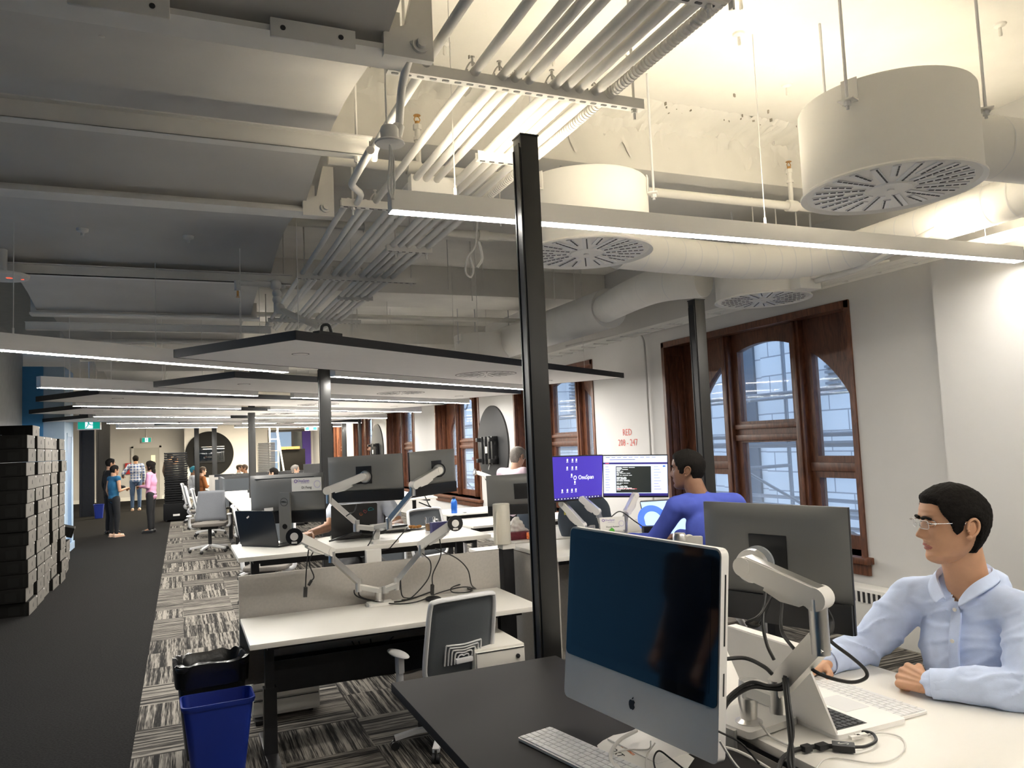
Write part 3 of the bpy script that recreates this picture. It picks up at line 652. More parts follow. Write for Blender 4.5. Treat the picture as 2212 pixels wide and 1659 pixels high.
lamp((a.x, a.y), (b.x, (a.y+b.y)/2+.0), LZ, .092, .065, 'long lit white linear pendant crossing the upper right, nearest lamp', m_led, True)
lamp((a.x, .15), (b.x, .15), LZ, .092, .065, 'added unseen linear pendant behind the camera, lighting the near desks', m_led, True)  # added lamp out of view, brightens the near desks and the man
for k in range(6):
    s = 3.0*(k-0)
    o_ = ['nearest', 'second', 'third', 'fourth', 'fifth', 'farthest'][k]
    lamp((-1.21 - .04*k, 5.5+s), (.87, 7.13+s), 2.4, .11, .07, '%s lit linear pendant of the left half of the canopy bays' % o_, m_ledf)
    lamp((1.36, 7.55+s), (4.70, 9.9+s), 2.4, .11, .07, '%s lit linear pendant of the right half of the canopy bays' % o_, m_ledf)
# ================================================================== CANOPIES
def canopy(x, y, L, Wd, z, lab, ang=35.0):
    t = thing('acoustic_canopy', lab, 'canopy', (x, y, z), math.radians(ang), 'white canopies with black edges')
    m = MB(); m.b2((.012, .012, 0), (L-.012, Wd-.012, .02)); 
    for q in (L/3, 2*L/3): pass
    obj('underside_panel', m, m_canu, t)
    m = MB(); m.b2((0, 0, -.002), (L, .012, .058)); m.b2((0, Wd-.012, -.002), (L, Wd, .058)); m.b2((0, 0, -.002), (.012, Wd, .058)); m.b2((L-.012, 0, -.002), (L, Wd, .058)); obj('edge_fascia', m, m_canf, t)
    m = MB(); m.b2((.012, .012, .045), (L-.012, Wd-.012, .05)); obj('top_panel', m, m_pvcdk, t)
    for qx, qy in ((.55, .55), (L-.55, .75)):
        m = MB(); m.lathe((qx, qy, -.004), [(.045, 0), (.055, .002), (.055, .006)], 24); d_ = obj('sprinkler_cover', m, m_canu, t)
        m = MB(); m.lathe((qx, qy, -.002), [(.064, 0), (.064, .003)], 24); obj('shadow_gap', m, m_pvcdk, d_)
    sw = MB(); cx_, cy_ = L*.62, Wd*.55; sw.lathe((cx_, cy_, -.004), [(.30, 0), (.31, .002), (.31, .005)], 40); s_o = obj('swirl_plate', sw, m_canu, t)
    sw = MB()
    for k in range(20):
        an = k*PI/10; r0 = .06 if k % 2 else .14; d = V((math.cos(an), math.sin(an), 0)); sw.box(V((cx_, cy_, -.0045))+d*(r0+.28)/2, (.28-r0, .006, .003), Euler((0, 0, an)))
    sw.lathe((cx_, cy_, -.003), [(.308, -.0005), (.316, -.0005), (.316, .002)], 40, capb=False); obj('slots', sw, m_pvcdk, s_o)
    for qx, qy in ((.35, .35), (L-.35, .35), (.35, Wd-.3), (L-.35, Wd-.3), (L/2, .35)):
        m = MB(); m.cyl((qx, qy, .05), (qx, qy, CZ-z), .003, n=6); obj('suspension_cable', m, m_white, t)
    m = MB(); m.box((.42, .14, .075), (.22, .06, .05)); m.tube([(.36, .14, .08), (.37, .14, .14), (.43, .14, .15), (.46, .14, .08)], .010); obj('cable_coil', m, m_dark, t)
canopy(.67, 4.97, 5.15, 1.25, 2.4, 'nearest white acoustic canopy with thick black edge, centre')
canopy(.46, 7.55, 5.15, 1.25, 2.4, 'second white acoustic canopy with black edge, just beyond the nearest')
canopy(-.82, 9.4, 6.3, 1.3, 2.4, 'third white canopy, its black corner far left above the aisle')
canopy(-1.25, 12.0, 6.6, 1.4, 2.4, 'fourth white canopy with only a black strip of edge showing left')
canopy(-1.45, 14.8, 6.8, 1.5, 2.4, 'fifth white canopy, far, low over the exit sign')
canopy(.3, 17.9, 5.0, 1.5, 2.4, 'farthest white canopy, a thin dark strip above the far wall')
# exit signs
def exitsign(x, y, z, w, h, lab, arrow=False):
    t = thing('exit_sign', lab, 'sign', (x, y, z), 0)
    m = MB(); m.b2((-.02, 0, -.02), (w+.02, .06, h+.02), .005); obj('housing', m, m_pvc, t)
    m = MB(); m.b2((0, -.006, 0), (w, .0, h)); obj('green_face', m, m_exit, t)
    m = MB(); m.b2((w*.33, -.010, h*.04), (w*.68, -.006, h*.96)); wf = obj('white_field', m, m_exitw, t)
    if not arrow:
        m = MB(); c = V((w*.5, -.0125, h*.5)); k = h
        m.cyl(c+V((.02*k*2, -.001, .33*k)), c+V((.02*k*2, .001, .33*k)), .075*k, n=14)
        for a_, b_, r in (((.02, .22), (-.04, -.02), .06), ((.0, .2), (-.22, .12), .03), ((-.22, .12), (-.3, .2), .025), ((.02, .2), (.16, .06), .03), ((.16, .06), (.28, .1), .025), ((-.04, -.02), (.12, -.16), .04), ((.12, -.16), (.34, -.18), .03), ((-.04, -.04), (-.08, -.24), .04), ((-.08, -.24), (-.24, -.42), .035)):
            m.cyl(c+V((a_[0]*k, 0, a_[1]*k)), c+V((b_[0]*k, 0, b_[1]*k)), r*k, n=8)
        obj('running_figure', m, m_exit, wf)
    m = MB(); m.cyl((w/2, .03, h), (w/2, .03, CZ-z), .012, n=8); obj('stem', m, m_pvc, t)
    return t
for i, (x0, x1, y) in enumerate(((.3, 5.0, 27.6), (.3, 5.0, 29.6), (-3.6, -1.0, 26.5))):
    lamp((x0, y), (x1, y), 2.95 if i < 2 else 3.3, .06, .3 if i < 2 else .12, ['wide bright ceiling lamp before the far wall, nearer one', 'wide bright ceiling lamp before the far wall, farther one', 'added lamp brightening the far aisle beyond the exit sign'][i], m_ledw)  # the third, over the aisle, is added to brighten the far left wall
exitsign(-1.88, 17.4, 2.30, .38, .235, 'lit green exit sign with running figure above the aisle on the left')
exitsign(-1.44, 33.9, 2.28, .32, .17, 'small lit green exit sign above the far grey door')
exitsign(4.33, 30.0, 2.45, .42, .2, 'small blue-green exit sign near the far right posts', True)
# ================================================================== FIGURES
def lerp_tab(tab, z):
    if z <= tab[0][0]: return tab[0][1]
    for (a, va), (b, vb) in zip(tab, tab[1:]):
        if z <= b: t = (z-a)/(b-a); return va+(vb-va)*t
    return tab[-1][1]
T_F = [(-.118, .058), (-.112, .072), (-.105, .079), (-.09, .083), (-.075, .081), (-.06, .083), (-.04, .084), (-.02, .084), (0, .083), (.02, .084), (.035, .088), (.05, .088), (.07, .081), (.085, .069), (.097, .053), (.107, .034), (.113, .016), (.117, -.008)]
T_B = [(-.118, .03), (-.112, .005), (-.105, -.012), (-.09, -.034), (-.075, -.052), (-.06, -.066), (-.04, -.081), (-.02, -.092), (0, -.099), (.02, -.103), (.035, -.103), (.05, -.100), (.07, -.090), (.085, -.078), (.097, -.062), (.107, -.044), (.113, -.028), (.117, -.012)]
T_W = [(-.118, .014), (-.112, .026), (-.105, .036), (-.09, .049), (-.075, .057), (-.06, .063), (-.04, .069), (-.02, .073), (0, .076), (.02, .078), (.035, .079), (.05, .077), (.07, .070), (.085, .060), (.097, .048), (.107, .033), (.113, .019), (.117, .003)]
def gs(x, s): return math.exp(-(x/s)**2)
def head_pt(z, th, feat=True, off=0.):
    f, b, w = lerp_tab(T_F, z), lerp_tab(T_B, z), lerp_tab(T_W, z)
    xc = (f+b)/2; a = (f-b)/2; c, s = math.cos(th), math.sin(th)
    e = .88 if c > 0 else 1.
    x = xc+(a+off)*math.copysign(abs(c)**e, c); y = (w+off)*math.copysign(abs(s)**.92, s)
    if feat and c > 0:
        nz = [(-.05, 0), (-.043, .002), (-.038, .012), (-.034, .023), (-.028, .0285), (-.02, .025), (-.01, .018), (.0, .012), (.012, .006), (.022, .003), (.035, 0)]
        A = lerp_tab(nz, z); sg = lerp_tab([(-.04, .018), (-.03, .0155), (-.015, .0105), (0, .008), (.03, .009)], z)
        x += A*gs(y, sg)
        x += .0085*gs(z+.034, .0075)*gs(abs(y)-.0155, .0065)
        x += .0045*gs(z-.030, .008)*gs(abs(y)-.026, .02)
        x -= .0105*gs(z-.010, .011)*gs(abs(y)-.031, .015)
        x += .004*gs(z+.02, .015)*gs(abs(y)-.045, .015)
        x += .0075*gs(z+.0575, .0045)*gs(y, .021) + .0075*gs(z+.069, .0055)*gs(y, .018) - .003*gs(z+.0632, .002)*gs(y, .024)
        x -= .004*gs(z+.080, .005)*gs(y, .02); x += .006*gs(z+.098, .012)*gs(y, .018)
        x += .002*gs(z+.05, .02)*gs(y, .03)
    return V((x, y, z))
def head_grid(mb, nz=64, nt=88, feat=True):
    rows = []
    for i in range(nz+1):
        t = i/nz; z = -.118+.235*(.5-.5*math.cos(PI*t))*.55+.235*t*.45
        rows.append([mb.bm.verts.new(head_pt(min(z, .1169), 2*PI*j/nt, feat)) for j in range(nt)])
    for a, b in zip(rows, rows[1:]):
        for j in range(nt):
            f = mb._f((a[j], a[(j+1) % nt], b[(j+1) % nt], b[j]))
            c = f.calc_center_median()
            f.material_index = 1 if (feat and -.0735 < c.z < -.0535 and abs(c.y) < .026*(1-((c.z+.0635)/.0125)**2) and c.x > .07) else 0
    mb._f(rows[0][::-1]); mb._f(rows[-1])
def hair_mask(z, th, style):
    a = abs(math.atan2(math.sin(th), math.cos(th)))   # 0 front, pi back
    pts = {'short': [(0, .066), (.5, .066), (.80, .060), (.93, .034), (1.08, .010), (1.22, -.018), (1.34, -.028), (1.45, -.020), (1.52, .010), (1.75, .016), (1.95, .0), (2.05, -.050), (2.25, -.088), (3.2, -.100)],
           'long': [(0, .078), (.4, .074), (.8, .03), (1.1, -.03), (1.4, -.1), (3.2, -.12)],
           'full': [(0, .066), (.5, .055), (.9, .03), (1.2, -.02), (1.45, -.02), (1.55, .01), (1.9, .0), (2.1, -.05), (3.2, -.08)]}[style]
    return z-lerp_tab(pts, a)
def hair_shell(style, thick=.012, nz=70, nt=110, rough=.0016):
    mb = MB(); rows = []; ms = []
    for i in range(nz+1):
        t = i/nz; z = min(-.118+.235*t, .1168); r = []; mr = []
        for j in range(nt):
            th = 2*PI*j/nt; m = hair_mask(z, th, style); k = max(0, min(1, m/.016)); k = k*k*(3-2*k)
            p = head_pt(z, th, False, 0); c = V((-.008, 0, .01)); d = (p-c).normalized()
            fr = .005*gs(th if th < PI else th-2*PI, .6)*gs(z-.09, .03)
            p = p+d*(-.002+thick*k+fr*k+(noise.noise(p*70)*rough+noise.noise(p*190)*rough*1.1)*k)
            r.append(mb.bm.verts.new(p)); mr.append(m)
        rows.append(r); ms.append(mr)
    for i in range(nz):
        for j in range(nt):
            j2 = (j+1) % nt
            if max(ms[i][j], ms[i][j2], ms[i+1][j], ms[i+1][j2]) > -.002: mb._f((rows[i][j], rows[i][j2], rows[i+1][j2], rows[i+1][j]))
    mb._f(rows[-1])
    for v in [v for v in mb.bm.verts if not v.link_faces]: mb.bm.verts.remove(v)
    return mb
def ear(mb, s):   # s=+1 left, -1 right
    c = V((-.012, s*.076, -.006)); t = Matrix.Rotation(math.radians(-12), 3, 'Y') @ Matrix.Rotation(math.radians(22*s), 3, 'Z')
    # helix
    pts = []
    for k in range(11):
        a = math.radians(-70+k*31); rr = 1-.12*(k/10); pts.append(c+t @ V((-.017*math.cos(a-PI*.5)*rr*1.0, s*(.010+.002*math.sin(a)), .030*math.sin(a-PI*.5+PI)*rr*-1)))
    pts = [c+t @ V(p) for p in ((.012, s*.006, -.004), (.013, s*.007, .012), (.006, s*.010, .026), (-.006, s*.013, .030), (-.016, s*.016, .022), (-.019, s*.017, .006), (-.015, s*.015, -.010), (-.006, s*.012, -.022), (.004, s*.008, -.030), (.009, s*.005, -.024))]
    mb.tube(pts, .0042, n=8)
    mb.sph(c+t @ V((-.004, s*.007, .0)), .02, 14, (.75, .18, 1.3)); mb.sph(c+t @ V((.003, s*.009, -.027)), .008, 10, (1, .6, 1))
    mb.sph(c+t @ V((.011, s*.009, -.008)), .005, 8)
def hand(mb, wrist, fwd, nrm, side, L=.185, curl=(.5, .55, .6, .65), th=(.5, .3), r=.009, spread=.05):
    """palm with five unequal bent fingers; side=+1 thumb on the +right of fwd"""
    f = V(fwd).normalized(); n = V(nrm); n = (n-f*n.dot(f)).normalized(); x = f.cross(n)*side; w = V(wrist); k = L/.185
    for a, b in ((-.030, .9), (-.010, 1.), (.012, 1.), (.031, .88)):
        mb.caps(w+x*a*.55*k, w+f*.085*k*b+x*a*k, .0165*k, .0135*k, 10)
    ln = [.072, .080, .075, .058]
    for i in range(4):
        a = (.031, .010, -.012, -.031)[i]; p = w+f*.085*k*(.92 if i in (0, 3) else 1)+x*a*k; ang = curl[i]; d = (f+x*spread*(1.5-i)*.8).normalized()
        cur = 0
        for j, fr in enumerate((.45, .30, .25)):
            cur += ang*(1, 1.1, .8)[j]; dd = d*math.cos(cur)-n*math.sin(cur); q = p+dd*ln[i]*fr*k
            mb.caps(p, q, r*k*(1.04-.1*j), r*k*(.96-.1*j), 10); p = q
    p = w+x*.022*k+f*.022*k; d = (x*math.cos(th[0])+f*math.sin(th[0])).normalized()
    q = p+(d-n*.35).normalized()*.042*k; mb.caps(p, q, .0145*k, .0115*k, 10)
    d2 = (f*.8+d*.4-n*(.3+th[1])).normalized(); q2 = q+d2*.030*k; mb.caps(q, q2, .011*k, .010*k, 10); mb.caps(q2, q2+(d2-n*th[1]).normalized()*.024*k, .010*k, .0085*k, 10)
def skin_mat(name, c): 
    m = M(name, c, .5, var=.07, vs=22); b = m.node_tree.nodes['Principled BSDF']; b.inputs['Subsurface Weight'].default_value = .08; b.inputs['Subsurface Radius'].default_value = (.01, .004, .002); return m
SK = {'tan': skin_mat('skin_tan', (.58, .32, .19)), 'light': skin_mat('skin_light', (.58, .36, .25)), 'brown': skin_mat('skin_brown', (.23, .115, .065)), 'mid': skin_mat('skin_mid', (.40, .21, .12))}
LIP = M('lips', (.40, .13, .10), .45); LIPD = M('lips_dark', (.2, .08, .06), .45)
EYW = M('eye_white', (.75, .73, .70), .2); EYI = M('iris', (.02, .012, .008), .12)
HB = M('black_hair', (.009, .0075, .0065), .8, spec=.12, var=.3, vs=120, bump=.8, bs=260); HG = M('grey_hair', (.18, .16, .14), .6, var=.3, vs=120, bump=.8, bs=260); HBr = M('brown_hair', (.05, .028, .015), .6, var=.3, vs=120, bump=.8, bs=260); HBl = M('blond_hair', (.30, .2, .11), .6, var=.3, vs=120, bump=.8, bs=260)
FINGERS_FAR = dict(r=.010)
def fabric(name, c, r=.85): return M(name, c, r, var=.04, vs=30, bump=.12, bs=350)
STAND = dict(pelvis=(0, 0, .95), chest=(0, 0, 1.25), neck=(0, -.01, 1.47), head=(0, .02, 1.625), shl=(-.185, 0, 1.42), ell=(-.23, -.03, 1.13), wrl=(-.22, .05, .90), shr=(.185, 0, 1.42), elr=(.23, -.03, 1.13), wrr=(.22, .05, .90), hil=(-.09, 0, .92), knl=(-.10, .02, .50), anl=(-.10, 0, .09), hir=(.09, 0, .92), knr=(.10, .02, .50), anr=(.10, 0, .09))
SIT = dict(pelvis=(0, 0, .55), chest=(0, .02, .85), neck=(0, .03, 1.08), head=(0, .07, 1.235), shl=(-.185, .02, 1.02), ell=(-.23, .08, .76), wrl=(-.16, .33, .76), shr=(.185, .02, 1.02), elr=(.23, .08, .76), wrr=(.16, .33, .76), hil=(-.09, .02, .53), knl=(-.12, .44, .53), anl=(-.12, .46, .09), hir=(.09, .02, .53), knr=(.12, .44, .53), anr=(.12, .46, .09))
def person(label, loc, rz, H, skin, hair, style, shirt, sleeve, trou, shoe, base=STAND, pose={}, hy=0., hp=0., vox=.012, detail=False, up=0., shirt_hem=.0, female=False, group=None, legs=True, hairmat=None, fing=None, belly=0.):
    k = H/1.75; J = {a: V(b)*k for a, b in {**base, **pose}.items()}
    for a in J: J[a].z += up
    sk = SK[skin]; hm = hairmat or HB
    mb = MB(); ch, nk, pv = J['chest'], J['neck'], J['pelvis']
    def torso(m, e):
        wq = .86 if female else 1.
        m.sph(pv, 1, 20, ((.155*wq+e)*k, (.105+e)*k, (.13+e)*k)); m.sph(pv+(ch-pv)*.45, 1, 20, ((.142*wq+e)*k, (.10+belly+e)*k, (.17+e)*k))
        m.sph(ch, 1, 20, ((.165*wq+e)*k, (.11+e+(.012 if female else 0))*k, (.19+e)*k)); m.sph(ch+(nk-ch)*.62, 1, 20, ((.165*wq+e)*k, (.078+e)*k, (.075+e)*k))
        for s in 'lr': m.caps(J['sh'+s], ch+(nk-ch)*.72, (.052+e)*k, (.058+e)*k, 16)
    def armp(m, s, e, to='wr', cut=1.):
        m.caps(J['sh'+s], J['el'+s], (.050+e)*k, (.038+e)*k, 16)
        if to == 'wr': m.caps(J['el'+s], J['el'+s]+(J['wr'+s]-J['el'+s])*cut, (.038+e)*k, (.027+(.4*e if e else 0)+e*.6)*k, 16)
    torso(mb, 0); mb.caps(ch+(nk-ch)*.7, J['head']-V((0, .026, .055))*k, .064*k, .060*k, 20)
    for s in 'lr':
        armp(mb, s, 0)
        mb.caps(J['hi'+s], J['kn'+s], .080*k, .055*k, 16); mb.caps(J['kn'+s], J['an'+s], .053*k, .036*k, 16)
        mb.caps(J['an'+s], J['an'+s]+V((0, .14, -.045))*k, .036*k, .026*k, 12)
    body = blob(mb, vox*.8, 5)
    hb = MB(); hs = 1.02*k if H > 1.4 else k
    if skin in ('brown',): pass
    head_grid(hb, *((96, 140) if detail else (40, 56))); ear(hb, 1); ear(hb, -1)
    if detail: hs = k
    R_ = Matrix.Translation(J['head']) @ Euler((0, 0, hy), 'XYZ').to_matrix().to_4x4() @ Matrix.Rotation(PI/2, 4, 'Z') @ Matrix.Rotation(hp, 4, 'Y') @ Matrix.Diagonal((hs, hs, hs, 1))
    hb.xf(R_)
    for s, sd in (('l', -1), ('r', 1)):
        fw = (J['wr'+s]-J['el'+s]).normalized()
        q = MB(); kw = dict(FINGERS_FAR); kw.update((fing or {}).get(s, {})); nrm = kw.pop('nrm', (0, 0, 1)); fwd = kw.pop('fwd', fw)
        hand(q, J['wr'+s]+fw*.01, fwd, nrm, -sd if abs(V(nrm).z) > .5 else -sd, L=.18*k, **kw)
        q = blob(q, .0045 if not detail else .0028, 3); me = bpy.data.meshes.new('q'); q.bm.to_mesh(me); q.bm.free(); hb.bm.from_mesh(me); bpy.data.meshes.remove(me)
    me = bpy.data.meshes.new('q'); body.bm.to_mesh(me); body.bm.free(); hb.bm.from_mesh(me); bpy.data.meshes.remove(me)
    root = obj('person', hb, [sk, LIPD if skin == 'brown' else LIP], None, 80, norm=False); root.location = loc; root.rotation_euler = (0, 0, rz)
    tag(root, label, 'person', group)
    def child(nm, m, mat, par=root): return obj(nm, m, mat, par, 60)
    # hair
    if style: child('hair', hair_shell(style, .013 if style == 'short' else .02, *((100, 160) if detail else (36, 50))).xf(R_), hm)
    if style == 'long':
        q = MB(); q.sph((-.055, 0, -.02), 1, 16, (.062, .085, .10)); q.sph((-.075, 0, -.13), 1, 16, (.045, .085, .11)); q.sph((-.07, 0, .05), 1, 16, (.06, .08, .06)); child('hair', blob(q, .008, 5, ((60, .004, (1, 1, .3)),)).xf(R_), hm)
    # eyes, brows
    for s in (1, -1):
        q = MB(); q.sph((.0655, s*.031, .0105), .0122, 20); e_ = child('eye', q.xf(R_), EYW)
        q = MB(); q.sph((.0702, s*.0315, .0100), .0082, 16, (1, .62, .62)); obj('iris', q.xf(R_), EYI, e_)
        q = MB(); q.tube([(.0775, s*.017, .0175), (.0800, s*.026, .0165), (.0775, s*.035, .0155), (.0705, s*.043, .0105)], .0038, n=8); q.tube([(.0765, s*.018, .0035), (.0780, s*.028, .0022), (.0755, s*.036, .0035), (.0705, s*.042, .0065)], .003, n=8); obj('eyelid', q.xf(R_), sk, e_)
        q = MB(); q.tube([(.0900, s*.012, .0245), (.0920, s*.022, .0270), (.0895, s*.034, .0280), (.0815, s*.046, .0235)], (.0072, .0048), n=8, flat=.8); child('eyebrow', q.xf(R_), hm)
    # clothes
    if shirt:
        m = MB(); torso(m, .016)
        if shirt_hem: m.sph(pv-V((0, 0, shirt_hem)), 1, 20, (.165*k, .125*k, .10*k))
        for s in 'lr':
            if sleeve == 'long': armp(m, s, .014, 'wr', .97)
            elif sleeve == 'short': m.caps(J['sh'+s], J['sh'+s]+(J['el'+s]-J['sh'+s])*.62, .066*k, .062*k, 16)
            else: m.caps(J['sh'+s], J['sh'+s]+(J['el'+s]-J['sh'+s])*.1, .062*k, .060*k, 16)
        sh = child('shirt', blob(m, vox, 5, ((9, .010, (1, 1, .7)), (24, .0035, (1, 1, .6)))), shirt)
        q = MB(); c = nk+V((0, .006, -.035*k)); q.lathe(c, [(.074*k, -.012*k), (.070*k, .02*k), (.064*k, .038*k), (.066*k, .04*k), (.078*k, .012*k)], 28, capb=False, capt=False); child('collar', q, shirt)
    if trou and legs:
        m = MB(); m.sph(pv-V((0, 0, .02*k)), 1, 20, (.163*k, .122*k, .115*k))
        for s in 'lr':
            m.caps(J['hi'+s], J['kn'+s], .096*k, .068*k, 16); m.caps(J['kn'+s], J['an'+s]+(J['kn'+s]-J['an'+s])*.05, .066*k, .052*k, 16)
        child('trousers', blob(m, vox, 4, ((8, .008, (1, 1, .5)),)), trou)
    if shoe and legs:
        for s in 'lr':
            q = MB(); a = J['an'+s]; z = up; q.caps(V((a.x, a.y-.03*k, z+.045*k)), V((a.x, a.y+.16*k, z+.035*k)), .044*k, .034*k, 14); q.b2((a.x-.042*k, a.y-.07*k, z+.001), (a.x+.042*k, a.y+.19*k, z+.02*k)); child('shoe', q, shoe)
    return root, J, R_
# ================================================================== FURNITURE BUILDERS
def desk(x0, x1, y0, y1, z, lab, top=None, leg=None, th=.028, bench_front='y0', group=None, crossbar=True, name='desk'):
    top = top or m_desk; leg = leg or m_blackm
    t = thing(name, lab, 'desk', (x0, y0, 0), 0, group); X, Y = x1-x0, y1-y0
    m = MB(); m.b2((0, 0, z-th), (X, Y, z), .003); obj('tabletop', m, top, t)
    lx = min(.09, X*.1)
    for a in (lx, X-lx-.07):
        m = MB(); yy = Y*.45; m.b2((a, yy-.035, .03), (a+.07, yy+.035, z*.55)); m.b2((a+.01, yy-.027, z*.5), (a+.06, yy+.027, z-th-.03)); m.b2((a, .06, 0), (a+.07, Y-.04, .03), .004); m.b2((a+.005, .08, z-th-.03), (a+.065, Y-.06, z-th)); obj('leg', m, leg, t)
    if crossbar:
        m = MB(); m.b2((lx+.07, Y*.45-.02, z-th-.08), (X-lx-.07, Y*.45+.02, z-th-.03)); obj('crossbar', m, leg, t)
    return t
def office_chair(name, lab, x, y, rz, seat_h=.46, group=None, full=True):
    """white framed task chair, sitter faces local +y"""
    t = thing(name, lab, 'chair', (x, y, 0), rz, group); s = seat_h
    m = MB(); m.rbox((0, .02, s), (.48, .47, .055), .09); m.sph((0, .02, s+.01), 1, 24, (.235, .23, .04)); obj('seat', blob(m, .012, 4), m_seat, t)
    # back frame: rounded rectangular loop curved backwards
    def bk(u, v): return V((u, -.25-.05*v-.06*math.sin(v*1.2)+.10*(u/.24)**2*.35, s+.08+v*.50))
    m = MB(); loop = [(-.20, .0), (-.235, .12), (-.235, .6), (-.225, .93), (-.20, .985), (-.1, 1.0), (.1, 1.0), (.20, .985), (.225, .93), (.235, .6), (.235, .12), (.20, .0), (.1, -.02), (-.1, -.02)]
    P_ = spline([bk(*q) for q in loop]+[bk(*loop[0])], 5); m.tube(P_, .019, n=10, smooth=False, flat=.8); obj('back_frame', m, m_chairw, t)
    m = MB(); n1, n2 = 12, 14; g = [[m.bm.verts.new(bk(-.222+.444*i/n1, .01+.97*j/n2)) for i in range(n1+1)] for j in range(n2+1)]
    for j in range(n2):
        for i in range(n1): m._f((g[j][i], g[j][i+1], g[j+1][i+1], g[j+1][i]))
    mo = obj('mesh_back', m, m_mesh, t); so = mo.modifiers.new('th', 'SOLIDIFY'); so.thickness = .004
    if full:
        m = MB()
        for k in range(5):
            a = .125-.022*k; b0, b1 = .18, .43-.035*k
            pts = [bk(-a, b0), bk(-a, b1-.02), bk(-a+.02, b1), bk(0, b1-.012), bk(a-.02, b1), bk(a, b1-.02), bk(a, b0)]
            m.tube([p-V((0, .022, 0)) for p in spline(pts, 4)], .0055, n=6, smooth=False)
        m.box(bk(0, .22)-V((0, .03, 0)), (.12, .03, .03), None, .006); obj('lumbar_bracket', m, m_chairw, t)
    m = MB(); m.tube([(0, -.05, s-.05), (0, -.2, s-.06), (0, -.275, s-.01), tuple(bk(0, -.02))], .026, n=10); m.tube([(-.1, -.2, s-.05), (-.18, -.27, s+.02), tuple(bk(-.2, .02))], .018, n=8); m.tube([(.1, -.2, s-.05), (.18, -.27, s+.02), tuple(bk(.2, .02))], .018, n=8); obj('back_support', m, m_chairw, t)
    for sd in (-1, 1):
        m = MB(); m.tube([(sd*.16, 0, s-.05), (sd*.27, .0, s-.03), (sd*.295, .0, s+.04), (sd*.295, .0, s+.19)], (.028, .022), n=10); m.b2((sd*.295-.02, -.03, s+.1), (sd*.295+.02, .03, s+.2), .006); ar = obj('armrest', m, m_chairw, t)
        m = MB(); m.sph((sd*.29, .03, s+.212), 1, 20, (.045, .14, .016)); obj('pad', m, m_pvc, ar)
    m = MB(); m.cyl((0, 0, .10), (0, 0, s-.04), .026, n=16); m.cyl((0, 0, .3), (0, 0, s-.04), .02, n=16); m.b2((-.1, -.12, s-.075), (.1, .12, s-.035), .01); obj('gas_column', m, m_dark, t)
    m = MB(); m.cyl((0, 0, .07), (0, 0, .13), .045, .035, n=20)
    for k in range(5):
        a = 2*PI*k/5+.3; d = V((math.cos(a), math.sin(a), 0)); m.bars([d*.02+V((0, 0, .105)), d*.18+V((0, 0, .098)), d*.315+V((0, 0, .072))], .042, .026)
    ba = obj('star_base', m, m_chairw, t)
    for k in range(5):
        a = 2*PI*k/5+.3; d = V((math.cos(a), math.sin(a), 0)); n_ = V((-d.y, d.x, 0)); c = d*.315+V((0, 0, .027)); m = MB(); m.cyl(c-n_*.024, c-n_*.006, .027, n=14); m.cyl(c+n_*.006, c+n_*.024, .027, n=14); m.cyl(c+V((0, 0, .0)), c+V((0, 0, .05)), .008, n=8); obj('caster', m, m_dark, ba)
    return t
def chair_group(src, lab, x, y, rz, group=None): return dup(src, (x, y, 0), rz, lab, group)
def pedestal(x, y, rz, lab, w=.39, d=.5, h=.55):
    t = thing('drawer_pedestal', lab, 'cabinet', (x, y, 0), rz); m = MB(); m.b2((-w/2, 0.004, .03), (w/2, d, h), .004); obj('body', m, m_desk, t)
    for z0, z1 in ((.05, h*.52), (h*.54, h*.76), (h*.78, h-.012)):
        m = MB(); m.b2((-w/2+.006, -.012, z0), (w/2-.006, .004, z1), .003); dr = obj('drawer', m, m_desk, t)
        m = MB(); m.b2((-w/2+.01, -.014, z1-.006), (w/2-.01, -.008, z1-.001)); obj('finger_slot', m, m_pvcdk, dr)
    m = MB(); m.cyl((w/2-.05, -.022, h-.06), (w/2-.05, -.012, h-.06), .012, n=12); m.cyl((w/2-.05, -.032, h-.06), (w/2-.05, -.02, h-.06), .004, n=8); obj('lock', m, m_dark, t)
    for a in (-1, 1):
        for b in (.06, d-.06): m = MB(); m.cyl((a*(w/2-.05)-.012, b, .018), (a*(w/2-.05)+.012, b, .018), .017, n=12); obj('caster', m, m_dark, t)
    return t
